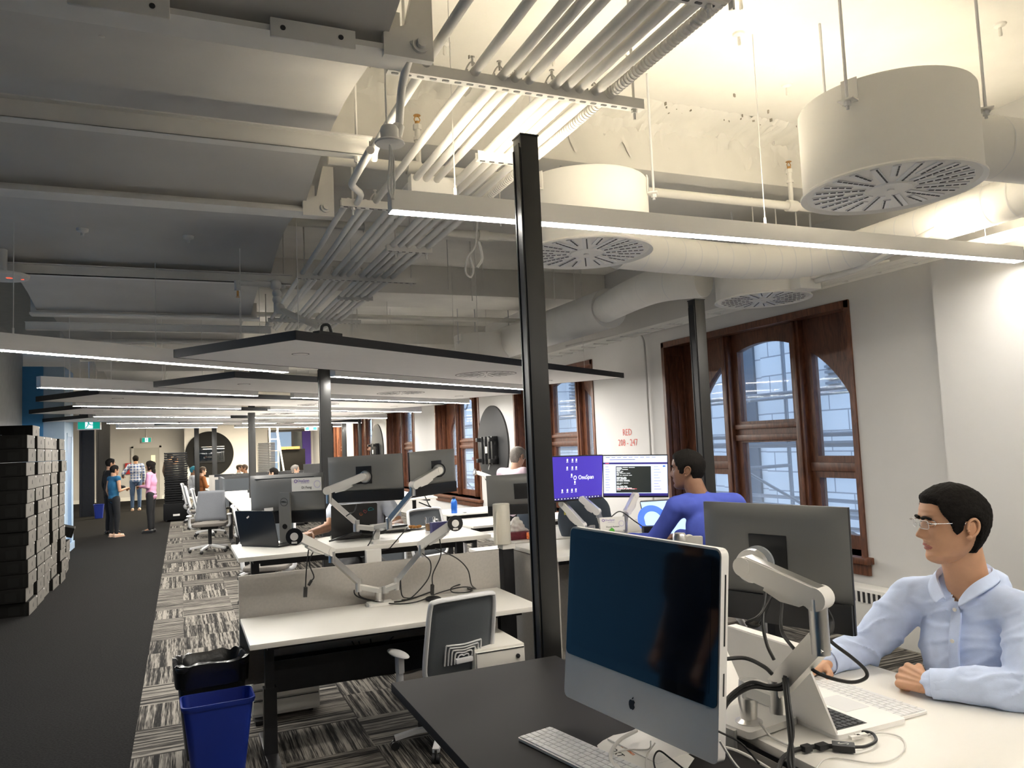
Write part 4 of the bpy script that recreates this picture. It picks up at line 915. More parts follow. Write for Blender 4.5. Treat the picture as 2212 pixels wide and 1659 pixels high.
def monitor_back(c, right, w, h, lab, up=(0, 0, 1), vesa=True, black_band=.24, thick=.03, screen_mat=None, group=None, hub=None):
    """thin monitor; local +x to the right as seen from behind, local +z towards the viewer of its back"""
    right = V(right).normalized(); F_ = frame(c, right, up); t = thing('monitor', lab, 'monitor', (0, 0, 0), 0, group); t.matrix_world = F_
    m = MB(); m.b2((-w/2, -h/2, -.012), (w/2, h/2, 0), .002); obj('screen_frame', m, m_mblk, t)
    m = MB(); n = 14; yb = -h/2+h*black_band   # softly domed grey back
    g = [[m.bm.verts.new((-w/2+w*i/n, yb+(h/2-yb)*j/n, .002+thick*(max(0, 1-(2*i/n-1)**4)*max(0, 1-(2*j/n-1)**4))**.6)) for i in range(n+1)] for j in range(n+1)]
    for j in range(n):
        for i in range(n): m._f((g[j][i], g[j][i+1], g[j+1][i+1], g[j+1][i]))
    bt = [m.bm.verts.new((-w/2, yb, 0)), m.bm.verts.new((w/2, yb, 0)), m.bm.verts.new((w/2, h/2, 0)), m.bm.verts.new((-w/2, h/2, 0))]
    m._f([v for v in g[0]][::-1]+[]) if False else None
    obj('back_shell', m, m_mback, t, 60)
    m = MB(); m.b2((-w/2+.002, -h/2+.002, 0), (w/2-.002, yb, .012), .002); obj('lower_panel', m, m_mblk, t)
    if screen_mat: m = MB(); m.b2((-w/2+.008, -h/2+.012, -.0135), (w/2-.008, h/2-.008, -.0125)); obj('display', m, screen_mat, t)
    if vesa:
        m = MB(); m.b2((-.055, -.035, thick-.004), (.055, .085, thick+.006), .003); obj('mount_plate', m, m_mblk, t)
    return t
def arm(name, lab, pts, post=None, base=None, head_dir=None, group=None, sc=1., disc=True):
    """gas arm: pts = link_start, link_end, elbow_low, elbow_high, head"""
    t = thing('articulated_stand', lab, 'monitor arm', (0, 0, 0), 0, group); a, b, c, d, e = [V(p) for p in pts]; k = sc
    m = MB(); m.bars([a, b], .045*k, .03*k); m.cyl(a-V((0, 0, .022*k)), a+V((0, 0, .022*k)), .024*k, n=20); obj('link', m, m_silver, t)
    m = MB(); m.bars([a+V((0, 0, .018*k)), b+V((0, 0, .018*k))], .047*k, .008*k); obj('link_cover', m, m_armw, t)
    m = MB(); m.cyl(b-V((0, 0, .03*k)), b+V((0, 0, .05*k)), .023*k, n=20); m.bars([b+V((0, 0, .03*k)), c], .034*k, .034*k if disc else .052); m.cyl(c-V((0, 0, .03*k)), V((c.x, c.y, d.z)), .022*k, n=20); obj('lower_arm', m, m_chrome, t)
    m = MB(); u = (e-d).normalized(); m.bars([d, d+(e-d)*.12, d+(e-d)*.5, e-(e-d)*.06, e], .046*k, .050*k); s = u.cross(V((0, 0, 1))).normalized()
    m.cyl(d-s*.026*k, d+s*.026*k, .028*k, n=24); m.cyl(e-s*.025*k, e+s*.025*k, .024*k, n=24); ua = obj('upper_arm', m, m_armw, t)
    m = MB(); n_ = s.cross(u); n_ = n_ if n_.z > 0 else -n_; m.bars([d+n_*.022*k, e+n_*.022*k], .036*k, .012*k); obj('chrome_rib', m, m_chrome, ua)
    m = MB(); n2 = -n_; m.bars([d+(e-d)*.18+n2*.026*k, d+(e-d)*.42+n2*.034*k, d+(e-d)*.66+n2*.026*k], .03*k, .02*k); obj('spring_cover', m, m_armw, ua)
    if head_dir:
        h_ = V(head_dir).normalized(); m = MB(); m.cyl(e, e+h_*.045*k, .016*k, n=16); m.cyl(e+h_*.03*k, e+h_*.044*k, .040*k, .044*k, n=28); hd = obj('tilt_head', m, m_chrome, t)
    if head_dir and disc:
        m = MB(); m.cyl(e+h_*.044*k, e+h_*.050*k, .052*k, n=28); md = obj('mount_disc', m, m_mblk, hd); m = MB(); m.cyl(e+h_*.046*k, e+h_*.053*k, .024*k, n=24); obj('silver_boss', m, m_alum, md); m = MB(); m.box(e+h_*.051*k+V((0, 0, -.036*k)), (.034*k, .002, .012*k), h_.to_track_quat('-Y', 'Z').to_matrix()); obj('white_tag', m, m_paper, md)
    if post:
        m = MB(); p0 = V(post); m.lathe(p0, [(.035*k, 0), (.036*k, .004), (.022*k, .012), (.026*k, .06*k), (.024*k, (a.z-p0.z)-.02), (.02*k, (a.z-p0.z)+.01)], 24); obj('post', m, m_chrome, t)
    if base:
        c0, w_, d_, rz = base; m = MB(); R_ = Euler((0, 0, rz)).to_matrix(); m.rbox(c0, (w_, d_, .018), .012, rot=R_); obj('base_plate', m, m_armw, t)
        m = MB(); m.rbox(V(c0)+R_ @ V((-w_/2-.006, 0, -.03)), (.012, d_*.5, .07), .004, rot=R_); obj('clamp', m, m_silver, t)
    return t
def cable(pts, lab, r=.0045, mat=None, plug=None, name='cable'):
    m = MB(); m.tube(pts, r, n=7); o = tag(obj(name, m, mat or m_cable), lab, 'cable')
    if plug:
        q = MB(); p = V(pts[-1]); d = (V(pts[-1])-V(pts[-2])).normalized(); q.bars([p-d*.005, p+d*plug[0]], plug[1], plug[2], up=(0, 1, .1)); obj('plug', q, mat or m_cable, o)
    return o
# ================================================================== NEAR BENCH (black desk and white desk)
DZ = .90
desk(.645, 1.27, .75, 2.64, DZ, 'near black desk in the foreground carrying the big all-in-one computer', m_deskb, th=.03)
desk(1.37, 2.12, .75, 2.66, DZ, 'bright white desk at lower right where the man in light blue sits', m_desk, th=.03)
m = MB(); m.b2((1.285, .75, DZ-.09), (1.355, 2.62, DZ-.075)); m.b2((1.285, .75, DZ-.09), (1.289, 2.62, DZ-.03)); m.b2((1.351, .75, DZ-.09), (1.355, 2.62, DZ-.012)); 
o = tag(obj('cable_trough', m, m_blackm), 'narrow mesh cable trough between the black and the bright white near desks', 'cable tray')
m = MB(); m.bars([(1.352, .75, DZ-.05), (1.352, 2.0, DZ-.05)], .004, .05); obj('mesh_lip', m, m_screen, o)
# all-in-one computer
A_ = V((.998, 2.03, .972)); B_ = V((1.092, 1.462, .960)); xr = (B_-A_).normalized(); upv = V((.095, 0, 1)); W_ = (B_-A_).length
F_ = frame((A_+B_)/2+upv*.235, xr, upv)
t = thing('desktop_computer', 'big silver all-in-one computer with black glass screen on the black desk', 'computer'); t.matrix_world = F_
hh = .478; m = MB(); m.rbox((0, 0, -.012), (W_, hh, .024), .018); obj('aluminium_case', m, m_alum, t)
m = MB(); n = 12; g = [[m.bm.verts.new((-W_/2*.985+W_*.985*i/n, -hh/2*.98+hh*.98*j/n, -.024-.028*(max(0, 1-(2*i/n-1)**2)*max(0, 1-(2*j/n-1)**2))**.5)) for i in range(n+1)] for j in range(n+1)]
for j in range(n):
    for i in range(n): m._f((g[j][i], g[j+1][i], g[j+1][i+1], g[j][i+1]))
obj('curved_back', m, m_alum, t, 60)
m = MB(); m.rbox((0, .058, .001), (W_-.008, hh-.126, .003), .014); obj('glass_screen', m, m_glassb, t)
m = MB(); m.rbox((0, .060, .0028), (W_-.055, hh-.178, .0006), .002); obj('display', m, M('sleeping_display', (.004, .010, .022), .06, spec=.7), t)
m = MB(); z = .0014; y0 = -hh/2+.058; K = .0175
ap = [(.0, .36), (.22, .46), (.46, .40), (.62, .18), (.46, .0), (.44, -.24), (.60, -.46), (.42, -.78), (.22, -.92), (.0, -.84), (-.24, -.92), (-.46, -.74), (-.62, -.36), (-.64, .02), (-.48, .34), (-.22, .44)]
m.prism([(a*K, y0+b*K, z-.001) for a, b in ap], (0, 0, .0012)); m.prism([(0*K, y0+.5*K, z-.001), (.04*K, y0+.72*K, z-.001), (.26*K, y0+.9*K, z-.001), (.22*K, y0+.66*K, z-.001)], (0, 0, .0012)); obj('fruit_emblem', m, m_mblk, t)
m = MB(); m.b2((W_/2-.0005, .02, -.016), (W_/2+.001, .18, -.012)); m.b2((W_/2-.0005, -.09, -.016), (W_/2+.001, -.04, -.012)); obj('side_slot', m, m_mblk, t)
foot = V(((A_.x+B_.x)/2, (A_.y+B_.y)/2, DZ)); nb = V((-xr.y*1., xr.x, 0)).normalized(); nb = nb if nb.x > 0 else -nb
t2 = MB(); c0 = foot+nb*.05; t2.prism([c0-xr*.095-nb*.055, c0+xr*.095-nb*.055, c0+xr*.095+nb*.15, c0-xr*.095+nb*.15], (0, 0, .006)); t2.bars([c0+nb*.14+V((0, 0, .004)), c0+nb*.10+V((0, 0, .1)), c0+nb*.0+V((0, 0, .3))], .18, .008, up=nb)
fo = obj('stand', t2, m_alum, t); fo.matrix_parent_inverse = F_.inverted()
# the slim white keyboard
def keyboard(corner, along, across, L, Wd, lab, rows=6, cols=18, mat=m_pvc, name='keyboard', kh=.004):
    F_ = frame(corner, along, across); t = thing(name, lab, 'keyboard'); t.matrix_world = F_
    m = MB(); m.rbox((L/2, Wd/2, .004), (L, Wd, .007), .006); obj('base', m, m_alum if mat is m_pvc else mat, t)
    m = MB()
    for r in range(rows):
        y0 = .005+(Wd-.01)*r/rows; y1 = .005+(Wd-.01)*(r+1)/rows-.0022; n = cols
        i = 0
        while i < n:
            sp = 1
            if r == 0 and i == 4: sp = 5
            if r in (1, 2, 3) and i == 0: sp = 1.5
            x0 = .005+(L-.01)*i/n; x1 = .005+(L-.01)*min(n, i+sp)/n-.0022; m.b2((x0, y0, .007), (x1, y1, .007+kh), .0008); i += sp
    obj('keys', m, mat, t); return t
kc = az(1118, 1600, DZ); ka = az(1320, 1700, DZ)-kc; kb_ = az(1193, 1573, DZ)-kc
keyboard(kc+V((0, 0, .001)), ka, kb_, .42, .114, 'slim white keyboard lying on the near black desk')
# white paper bag under the computer with printed words
q = [az(px, py, DZ) for px, py in ((1290, 1612), (1302, 1602), (1325, 1590), (1385, 1578), (1440, 1600), (1500, 1640), (1485, 1662), (1400, 1668), (1360, 1652), (1338, 1642), (1318, 1645), (1296, 1632))]
m = MB(); m.prism([V((p.x, p.y, DZ+.0012)) for p in q], (0, 0, .0012)); bag = tag(obj('paper_sign', m, m_paper), 'white cut-out paper with purple and orange printing under the big computer', 'paper')
dx_ = (az(1385, 1640, DZ)-az(1345, 1610, DZ)); dy_ = az(1385, 1600, DZ)-az(1365, 1615, DZ)
for s, px, py, sz, mt in (('MARTEL E  PRESS', 1378, 1620, .012, m_purp), ('MARTEL', 1340, 1612, .010, m_gold), ('EXPRESS', 1362, 1628, .010, m_gold), ('OKT', 1332, 1628, .026, m_ink)):
    p = az(px, py, DZ); tm = text_mb(s, sz); tm.xf(frame((p.x, p.y, DZ+.003), dx_, dy_)); obj('printed_word', tm, mt, bag)
cable([az(1375, 1578, DZ+.03), az(1340, 1598, DZ+.03), az(1320, 1625, DZ+.02), az(1322, 1648, DZ+.01), az(1330, 1656, DZ+.008)], 'thick white cable curling from the computer onto the paper', .005, m_cablew, (.02, .012, .01))
cable([az(1300, 1636, DZ+.006), az(1350, 1620, DZ+.008), az(1400, 1618, DZ+.01), az(1406, 1600, DZ+.03)], 'thin white keyboard cord running to the computer', .002, m_cablew)
cable([az(1415, 1605, DZ+.03), az(1398, 1632, DZ+.01), az(1396, 1662, DZ+.005), az(1410, 1690, DZ+.005)], 'thin grey-white cord on the paper below the computer', .002, m_cablew)
cable([az(1418, 1672, DZ+.005), az(1412, 1640, DZ+.02), az(1424, 1622, DZ+.03), az(1450, 1640, DZ+.02), az(1478, 1662, DZ+.01)], 'thin black cord looping at the bottom edge below the computer', .0022)
cable([V((1.18, 1.62, DZ+.01)), V((1.22, 1.66, DZ+.01)), V((1.26, 1.6, DZ+.01)), V((1.3, 1.5, DZ-.02)), V((1.32, 1.35, DZ-.05))], 'white cord trailing behind the big computer into the trough', .004, m_cablew)
# white desk: monitor, arm, laptop, keyboard
MC = V((1.512, 1.717, 1.328)); mr = V((.155, -.385, -.005))
tm_ = monitor_back(MC, mr, .425, .33, 'grey-backed monitor on the chrome arm in front of the man in light blue', up=(0, 0, 1))
MF = tm_.matrix_world.copy(); mn = V((MF[0][2], MF[1][2], MF[2][2]))
e_ = ad(1640, 1222, 2.06)
arm('monitor_arm', 'large white and chrome monitor arm bent over the silver laptop', [ad(1622, 1488, 2.03), ad(1682, 1512, 1.93), ad(1772, 1385, 1.82), ad(1768, 1292, 1.83), ad(1612, 1222, 1.97)], post=(az(1618, 1560, DZ+.02)), base=((1.425, 1.755, DZ+.012), .19, .17, math.radians(8)), head_dir=(MC+mn*.03-ad(1612, 1222, 1.97)), sc=1.0, disc=False)
m = MB(); hc = ad(1638, 1215, 2.08); m.cyl(hc-mn*.004, hc+mn*.004, .045, n=32); tag(obj('suction_disc', m, M('clear_plastic', (.8, .85, .9), .08, alpha=.35)), 'clear round disc standing on the monitor arm head', 'disc')
def laptop(hinge_a, hinge_b, deck_dir, depth, lid_vec, lab, lidmat, deckmat, screenmat=None, keymat=None):
    a, b = V(hinge_a), V(hinge_b); t = thing('laptop', lab, 'laptop'); x = (b-a); L = x.length; F_ = frame(a, x, deck_dir); t.matrix_world = F_
    if (F_.to_3x3() @ V((0, 0, 1))).z < 0: pass
    up = 1 if F_[2][2] > 0 else -1
    m = MB(); m.rbox((L/2, depth/2, .007*up), (L, depth, .013), .012); obj('deck', m, deckmat, t)
    m = MB()
    for r in range(6):
        for c in range(14): m.b2((L*.1+L*.8*c/14, depth*.10+depth*.42*r/6, .0135*up), (L*.1+L*.8*(c+1)/14-.003, depth*.10+depth*.42*(r+1)/6-.003, .0155*up))
    obj('keys', m, keymat or m_mblk, t)
    m = MB(); m.b2((L*.08, depth*.085, .0132*up), (L*.92, depth*.535, .0138*up)); obj('key_bed', m, m_mblk, t)
    m = MB(); m.rbox((L/2, depth*.78, .0137*up), (L*.34, depth*.36, .0006), .004); obj('touchpad', m, m_pvc, t)
    lv = F_.to_3x3().inverted() @ V(lid_vec); H = lv.length; lf = frame((0, 0, .012*up), (1, 0, 0), lv)
    m = MB(); m.rbox((L/2, H/2, 0), (L, H, .006), .012); ld = obj('lid', m.xf(lf), lidmat, t)
    if screenmat:
        for zz in (.0035, -.0035):
            m = MB(); m.b2((.008, .015, zz-.0003), (L-.008, H-.008, zz+.0003))
            if (zz > 0) == (F_.to_3x3() @ (lf.to_3x3() @ V((0, 0, 1)))).dot(F_.to_3x3() @ V((0, 1, 0))) > 0: obj('display', m.xf(lf), screenmat, ld)
    return t
laptop((1.535, 1.55, DZ), (1.535, 1.89, DZ), (1, 0, 0), .245, (-.10, 0, .232), 'silver laptop with raised lid on the bright white desk', m_alum, m_alum)
k0 = az(2005, 1542, DZ); k1 = az(1828, 1482, DZ); kd = az(1960, 1556, DZ)-k0
keyboard(k0+V((0, 0, .001)), k1-k0, V((-.12, .0, 0)) if False else kd, .43, .112, 'slim white keyboard behind the silver laptop on the bright desk')
# adapter and its cords
p = az(1822, 1613, DZ+.012); dd = az(1845, 1616, DZ)-az(1800, 1612, DZ)
m = MB(); m.rbox((0, 0, 0), (.052, .032, .014), .003); m.xf(frame(p, dd, V((-dd.y, dd.x, 0)))); ad_ = tag(obj('cable_adapter', m, m_dark), 'small black plug adapter with cords on the bright white desk', 'adapter')
m = MB(); m.tube([(-.008, .004, 0), (-.012, 0, 0), (-.008, -.004, 0), (.008, .004, 0), (.012, 0, 0), (.008, -.004, 0)], .001, n=5, smooth=True); m.xf(frame(p+V((0, 0, .0078)), dd, V((-dd.y, dd.x, 0)))); obj('link_mark', m, m_paper, ad_)
cable([az(1845, 1614, DZ+.012), az(1870, 1612, DZ+.01), az(1892, 1600, DZ+.01), az(1884, 1584, DZ+.008), az(1858, 1580, DZ+.008)], 'short black cord from the adapter to the silver laptop', .004, plug=(.02, .008, .005))
cable([az(1798, 1612, DZ+.012), az(1778, 1612, DZ+.01), az(1750, 1614, DZ+.01), az(1715, 1622, DZ+.01), az(1690, 1640, DZ+.01), az(1680, 1670, DZ+.0)], 'thick black cord leading from the adapter to the desk edge', .006)
m = MB(); m.rbox(az(1775, 1612, DZ+.012), (.03, .02, .012), .002); m.rbox(az(1742, 1616, DZ+.012), (.025, .018, .014), .002); obj('connector', m, m_dark, ad_)
cable([az(1850, 1592, DZ+.006), az(1900, 1583, DZ+.005), az(1945, 1592, DZ+.004), az(1955, 1615, DZ+.004), az(1930, 1640, DZ+.004), az(1880, 1648, DZ+.004), az(1800, 1636, DZ+.004), az(1770, 1650, DZ+.004), az(1755, 1680, DZ+.004)], 'thin white cord looping on the bright desk in front of the laptop', .002, m_cablew)
m = MB(); a = az(1855, 1590, DZ+.006)
for s in (0, .022): m.box(a+V((-.02+s, -.008+s*.1, .004)), (.03, .014, .007), Euler((0, 0, -.2)))
tag(obj('white_plug', m, m_cablew), 'white plugs at the near corner of the silver laptop', 'plug')
cable([az(1640, 1560, DZ+.05), az(1665, 1590, DZ+.01), az(1700, 1608, DZ+.006), az(1730, 1618, DZ+.006)], 'thin white cord draped over the monitor arm base plate', .003, m_cablew)
cable([ad(1668, 1285, 2.05), ad(1640, 1330, 2.0), ad(1612, 1345, 2.0), ad(1640, 1350, 2.0), ad(1662, 1300, 2.05)], 'black cord looping down from the grey monitor ports, left one', .004)
cable([ad(1655, 1270, 2.05), ad(1648, 1340, 2.0), ad(1656, 1390, 1.95), ad(1672, 1425, 1.92)], 'black cord dropping from the monitor ports behind the lower arm', .0045)
cable([ad(1690, 1300, 2.05), ad(1688, 1360, 1.98), ad(1712, 1398, 1.9), ad(1760, 1450, 1.85), ad(1830, 1473, 1.85), ad(1868, 1466, 1.86), ad(1870, 1448, 1.86), ad(1840, 1420, 1.85), ad(1800, 1390, 1.84), ad(1778, 1365, 1.83)], 'long black cord making a big loop right of the chrome monitor arm', .0045)
cable([ad(1783, 1310, 1.86), ad(1797, 1340, 1.86), ad(1795, 1365, 1.84), ad(1780, 1375, 1.83)], 'black cord bulging at the elbow of the chrome monitor arm', .005)
for i, dy in enumerate((0, 10)):
    cable([ad(1556, 1545+dy, 1.8), ad(1575, 1505+dy, 1.85), ad(1620, 1475+dy, 1.9), ad(1660, 1482+dy*.5, 1.9), ad(1690, 1478+dy, 1.88), ad(1696, 1460+dy, 1.88)], ['upper', 'lower'][i]+' of two black cords wrapped around the base joint of the near monitor arm', .005)
cable([ad(1562, 1424, 1.95), ad(1610, 1422, 1.95), ad(1650, 1440, 1.9), ad(1668, 1456, 1.88)], 'black cord arching from behind the big computer to the monitor arm', .005)
for i in range(2): cable([ad(1694+i*5, 1465, 1.86), ad(1700+i*4, 1520, 1.82), ad(1706+i*6, 1580, 1.78), ad(1712-i*8, 1640, 1.74), ad(1714+i*4, 1690, 1.7)], ['left', 'right'][i]+' of two black cords hanging off the near edge of the white desk', .0055)
for i, pts in enumerate((((1555, 1600), (1580, 1640), (1600, 1665)), ((1552, 1580), (1600, 1605), (1640, 1650)))):
    cable([ad(x, y, 1.62) for x, y in pts], ['lower', 'upper'][i]+' thin cord in the gap between computer and white desk', .0022 if i else .003, m_cable if i else m_cablew)
# ================================================================== ROW OF DESKS: low white desk with empty arms
desk(.315, 1.99, 4.31, 5.02, .70, 'low empty white desk in the middle foreground with two empty monitor arms')
m = MB(); m.b2((.31, 5.035, .30), (2.02, 5.065, .95), .004); o = tag(obj('privacy_screen', m, m_screen), 'grey-beige privacy screen behind the low empty white desk', 'screen')
m = MB(); m.b2((.45, 4.86, .28), (1.86, 4.98, .29)); m.b2((.45, 4.86, .28), (1.86, 4.87, .46)); m.b2((.45, 4.97, .28), (1.86, 4.98, .46)); tag(obj('cable_tray', m, m_blackm), 'black steel cable tray under the low empty white desk', 'cable tray')
desk(.315, 2.0, 5.12, 5.88, 1.05, 'raised white desk with two monitors on arms behind the privacy screen')
def twin(lab, bx, by, bz, hz=0): pass
t1 = [ay(818, 1276, 4.95), ay(775, 1268, 4.93), ay(717, 1205, 4.84), ay(712, 1192, 4.84), ay(640, 1158, 4.70)]
arm('monitor_arm', 'left of the two empty monitor arms on the low white desk', t1, post=(t1[0].x, t1[0].y, .715), base=((t1[0].x, 4.92, .71), .16, .10, 0), head_dir=(-.35, -.9, .05), sc=.95)
t2_ = [ay(832, 1274, 4.95), ay(858, 1264, 4.93), ay(910, 1190, 4.84), ay(912, 1176, 4.84), ay(980, 1130, 4.70)]
arm('monitor_arm', 'right of the two empty monitor arms on the low white desk', t2_, head_dir=(-.1, -1, .05), sc=.95)
cable([ad(775, 1268, 4.95), ad(780, 1290, 4.95), az(830, 1300, .71), az(880, 1296, .71), az(940, 1275, .72), az(980, 1262, .72), az(1020, 1275, .71)], 'long black cord swept from the left empty arm across the low white desk', .005)
cable([ad(770, 1255, 4.97), ad(765, 1270, 4.95), ad(775, 1290, 4.92), az(845, 1304, .71), az(900, 1300, .71), az(950, 1280, .72), az(1000, 1268, .75), az(1025, 1272, .71)], 'second black cord lying along the back of the low white desk', .004)
cable([ad(912, 1195, 4.88), ad(930, 1215, 4.88), ad(925, 1250, 4.9), ad(890, 1290, 4.9), az(868, 1296, .71)], 'black cord looping below the right empty monitor arm', .004)
cable([ad(950, 1165, 4.8), ad(952, 1200, 4.85), ad(935, 1240, 4.88), ad(934, 1265, 4.9)], 'black cord hanging from the right empty arm with a plug', .004, plug=(.06, .02, .02))
cable([ad(940, 1185, 4.85), ad(985, 1205, 4.9), ad(1010, 1230, 4.95), ad(1018, 1262, 4.98), az(1028, 1272, .71)], 'black cord arching from the right empty arm down to the desk', .004)
cable([ad(865, 1250, 4.95), ad(868, 1285, 4.93), az(880, 1292, .715), az(900, 1290, .715)], 'short black cord beside the foot of the right empty arm', .004)
cable([az(1020, 1272, .71), az(1000, 1262, .74), az(975, 1270, .75), az(980, 1280, .72), az(1015, 1278, .71), az(1022, 1268, .72)], 'coil of black cord at the right back of the low white desk', .004)
cable([ad(668, 1175, 4.72), ad(662, 1230, 4.7), ad(660, 1270, 4.7)], 'black cord with plug hanging from the left empty arm, longer one', .004, plug=(.055, .022, .02))
cable([ad(680, 1185, 4.72), ad(668, 1215, 4.7), ad(678, 1245, 4.7), ad(672, 1255, 4.7)], 'black cord with plug hanging from the left empty arm, shorter one', .004, plug=(.03, .015, .015))
m = MB(); c = az(936, 1294, .715); m.sph(c+V((0, 0, .002)), 1, 20, (.032, .055, .02), Euler((0, 0, .9))); tag(obj('computer_mouse', m, m_mblk), 'black computer mouse on the low empty white desk', 'mouse')
for i, (pa, pb, pc) in enumerate((((760, 1385), (790, 1425), (850, 1375)), ((775, 1385), (790, 1430), (800, 1450)), ((800, 1380), (808, 1420), (806, 1440)))):
    cable([ad(*pa, 4.9), ad(*pb, 4.9), ad(*pc, 4.9)], 'black cord dangling under the low empty white desk, %s' % ['wide loop', 'left straight one', 'right straight one'][i], .004)
pedestal(1.62, 4.08, math.radians(0), 'white drawer pedestal with lock under the right end of the low white desk', .30, .62, .56)
pedestal(.60, 5.25, math.radians(0), 'low white pedestal seen under the raised desk, behind the tray', .42, .45, .26)
# waste bins
def bin_(name, lab, x, y, rz, w0, d0, w1, d1, h, mat, rim=True):
    t = thing(name, lab, 'bin', (x, y, 0), rz); m = MB(); rs = []
    def rr(w, d, z, r):
        out = []
        for cx_, cy_, a0 in ((w/2-r, d/2-r, 0), (-w/2+r, d/2-r, PI/2), (-w/2+r, -d/2+r, PI), (w/2-r, -d/2+r, 3*PI/2)):
            for i in range(6): a = a0+i*PI/10; out.append(m.bm.verts.new((cx_+r*math.cos(a), cy_+r*math.sin(a), z)))
        return out
    prof = [(w0, d0, .002), (w1-.01, d1-.01, h-.03), (w1, d1, h-.028), (w1+.014, d1+.014, h-.01), (w1+.012, d1+.012, h), (w1-.004, d1-.004, h), (w1-.014, d1-.014, h-.03), (w0-.01, d0-.01, .012)]
    for w, d, z in prof: rs.append(rr(w, d, z, .04))
    for a, b in zip(rs, rs[1:]): m.bridge(a, b)
    m._f(rs[0][::-1]); m._f(rs[-1]); obj('body', m, mat, t, 30); return t
bin_('waste_bin', 'blue plastic waste bin at the lower left beside the white desk', .165, 4.60, math.radians(2), .27, .16, .36, .24, .385, m_bluebin)
tb = bin_('waste_bin', 'black waste bin with black liner behind the blue one', .145, 4.90, math.radians(4), .28, .2, .38, .27, .52, m_blackbin)
m = MB(); n = 48; rs = []
for k, (o_, z) in enumerate(((.006, .40), (.012, .50), (.014, .528), (-.004, .532), (-.03, .47), (-.05, .3))):
    r = []
    for i in range(n):
        a = 2*PI*i/n; w, d = .38/2+o_, .27/2+o_; c, s = math.cos(a), math.sin(a); e = .45
        nz_ = noise.noise(V((c*4, s*4, k*1.7)))
        r.append(m.bm.verts.new((w*math.copysign(abs(c)**e, c)*(1+.015*nz_), d*math.copysign(abs(s)**e, s)*(1+.03*nz_), z+.018*nz_)))
    rs.append(r)
for a, b in zip(rs, rs[1:]): m.bridge(a, b)
obj('bin_liner', m, m_bag, tb, 50)
bin_('waste_bin', 'small black waste bin with liner under the desk end beside the near post', 2.35, 4.25, 0, .22, .2, .3, .27, .36, m_bag)
# foreground chair
chair_src = office_chair('office_chair', 'white framed mesh chair in the foreground, its back to the camera', 1.36, 4.35, math.radians(10), .40); chair_src.scale = (.88, .88, .88)
# --- on the raised desk
BZ = 1.05
mo = monitor_back(ad(621, 1077, 5.45), ad(708, 1075, 5.38)-ad(534, 1083, 5.52), .575, .345, 'grey-backed monitor on a stand with a name card, left end of the raised desk', vesa=False)
F_ = mo.matrix_world.copy()
m = MB(); m.rbox((0.0, -.13, .04), (.085, .35, .018), .006); st = obj('stand_column', m, m_mback, mo)
m = MB(); m.lathe((0, -.02, .0495), [(.026, 0), (.0285, 0), (.0285, .0006), (.026, .0006)], 32, capb=False, capt=False); obj('ring_emblem', m, m_mblk, st)
tx = text_mb('DELL', .018); tx.xf(Matrix.Translation((0, -.02, .0498))); obj('maker_word', tx, m_mblk, st)
m = MB(); m.cyl((0, -.19, .048), (0, -.19, .051), .018, n=20); obj('cable_hole', m, m_mblk, st)
m = MB(); m.b2((-.10, -.36 if False else -.315, -.05), (.13, -.303, .13), .002); obj('stand_foot', m, m_mback, mo)
m = MB(); m.b2((-.24, .145, .018), (.22, .149, .026)); obj('vent_slot', m, m_mblk, mo)
def hit(px, py, lap, lv):   # where a pixel meets the outer face of a laptop lid
    Fm = lap.matrix_world; hx = V((Fm[0][0], Fm[1][0], Fm[2][0])); n = hx.cross(V(lv)).normalized(); n = n if n.y < 0 else -n
    o = Fm.translation+V((0, 0, .012))+n*.0045; d = ray(px, py); return OC+d*((o-OC).dot(n)/d.dot(n))
def card(F_, w, h, name_, lab, zoff, sz=.016, tent=False):
    t = thing('name_card', lab, 'sign'); t.matrix_world = F_
    m = MB(); m.b2((-w/2, -h/2, 0), (w/2, h/2, .0012))
    obj('paper', m, m_paper, t)
    m = MB(); m.lathe((-w*.36, h*.27, .0014), [(.008*w/.22, 0), (.012*w/.22, 0), (.012*w/.22, .0006), (.008*w/.22, .0006)], 24, capb=False, capt=False); obj('logo_ring', m, m_purp, t)
    m = MB(); m.lathe((w*.36, -h*.02, .0014), [(.020*w/.22, 0), (.026*w/.22, 0), (.026*w/.22, .0004), (.020*w/.22, .0004)], 32, capb=False, capt=False); obj('pale_ring', m, m_lil, t)
    x = text_mb('OneSpan', w*.11); x.xf(Matrix.Translation((-w*.10, h*.28, .0018))); obj('company_word', x, m_purp, t)
    x = text_mb('Be bold. Be secure.', w*.035); x.xf(Matrix.Translation((-w*.04, h*.12, .0018))); obj('small_line', x, m_purp, t)
    x = text_mb(name_, sz*w/.22); x.xf(Matrix.Translation((0, -h*.24, .0018))); obj('name_line', x, m_ink, t)
    return t
card(F_ @ Matrix.Translation((.17, .095, .034)), .228, .092, 'Di Feng', 'white name card stuck on the back of the monitor with a stand', 0, .024)
m = MB(); m.b2((-.035, -.011, 0), (.035, .011, .001)); m.xf(F_ @ Matrix.Translation((-.13, -.068, .034)) @ Matrix.Rotation(.06, 4, 'Z')); tag(obj('sticker', m, m_paper), 'small white sticker low on the back of the monitor with a stand', 'sticker')
a = az(519, 1181, BZ); b = az(603, 1184, BZ)
la = laptop((a.x+.005, a.y+.02, BZ), (b.x, b.y+.02, BZ), (0, 1, 0), .2, (-.01, -.06, .235), 'black laptop seen from behind on the left corner of the raised desk', m_mblk, m_mblk)
m = MB(); m.b2((-.016, -.005, 0), (.016, .005, .001)); lp = hit(537, 1116, la, (-.01, -.06, .235)); m.xf(frame(lp, (1, 0, .8), (-.8, 0, 1))); tag(obj('sticker', m, m_paper), 'tiny white tape strip on the lid of the corner laptop', 'sticker')
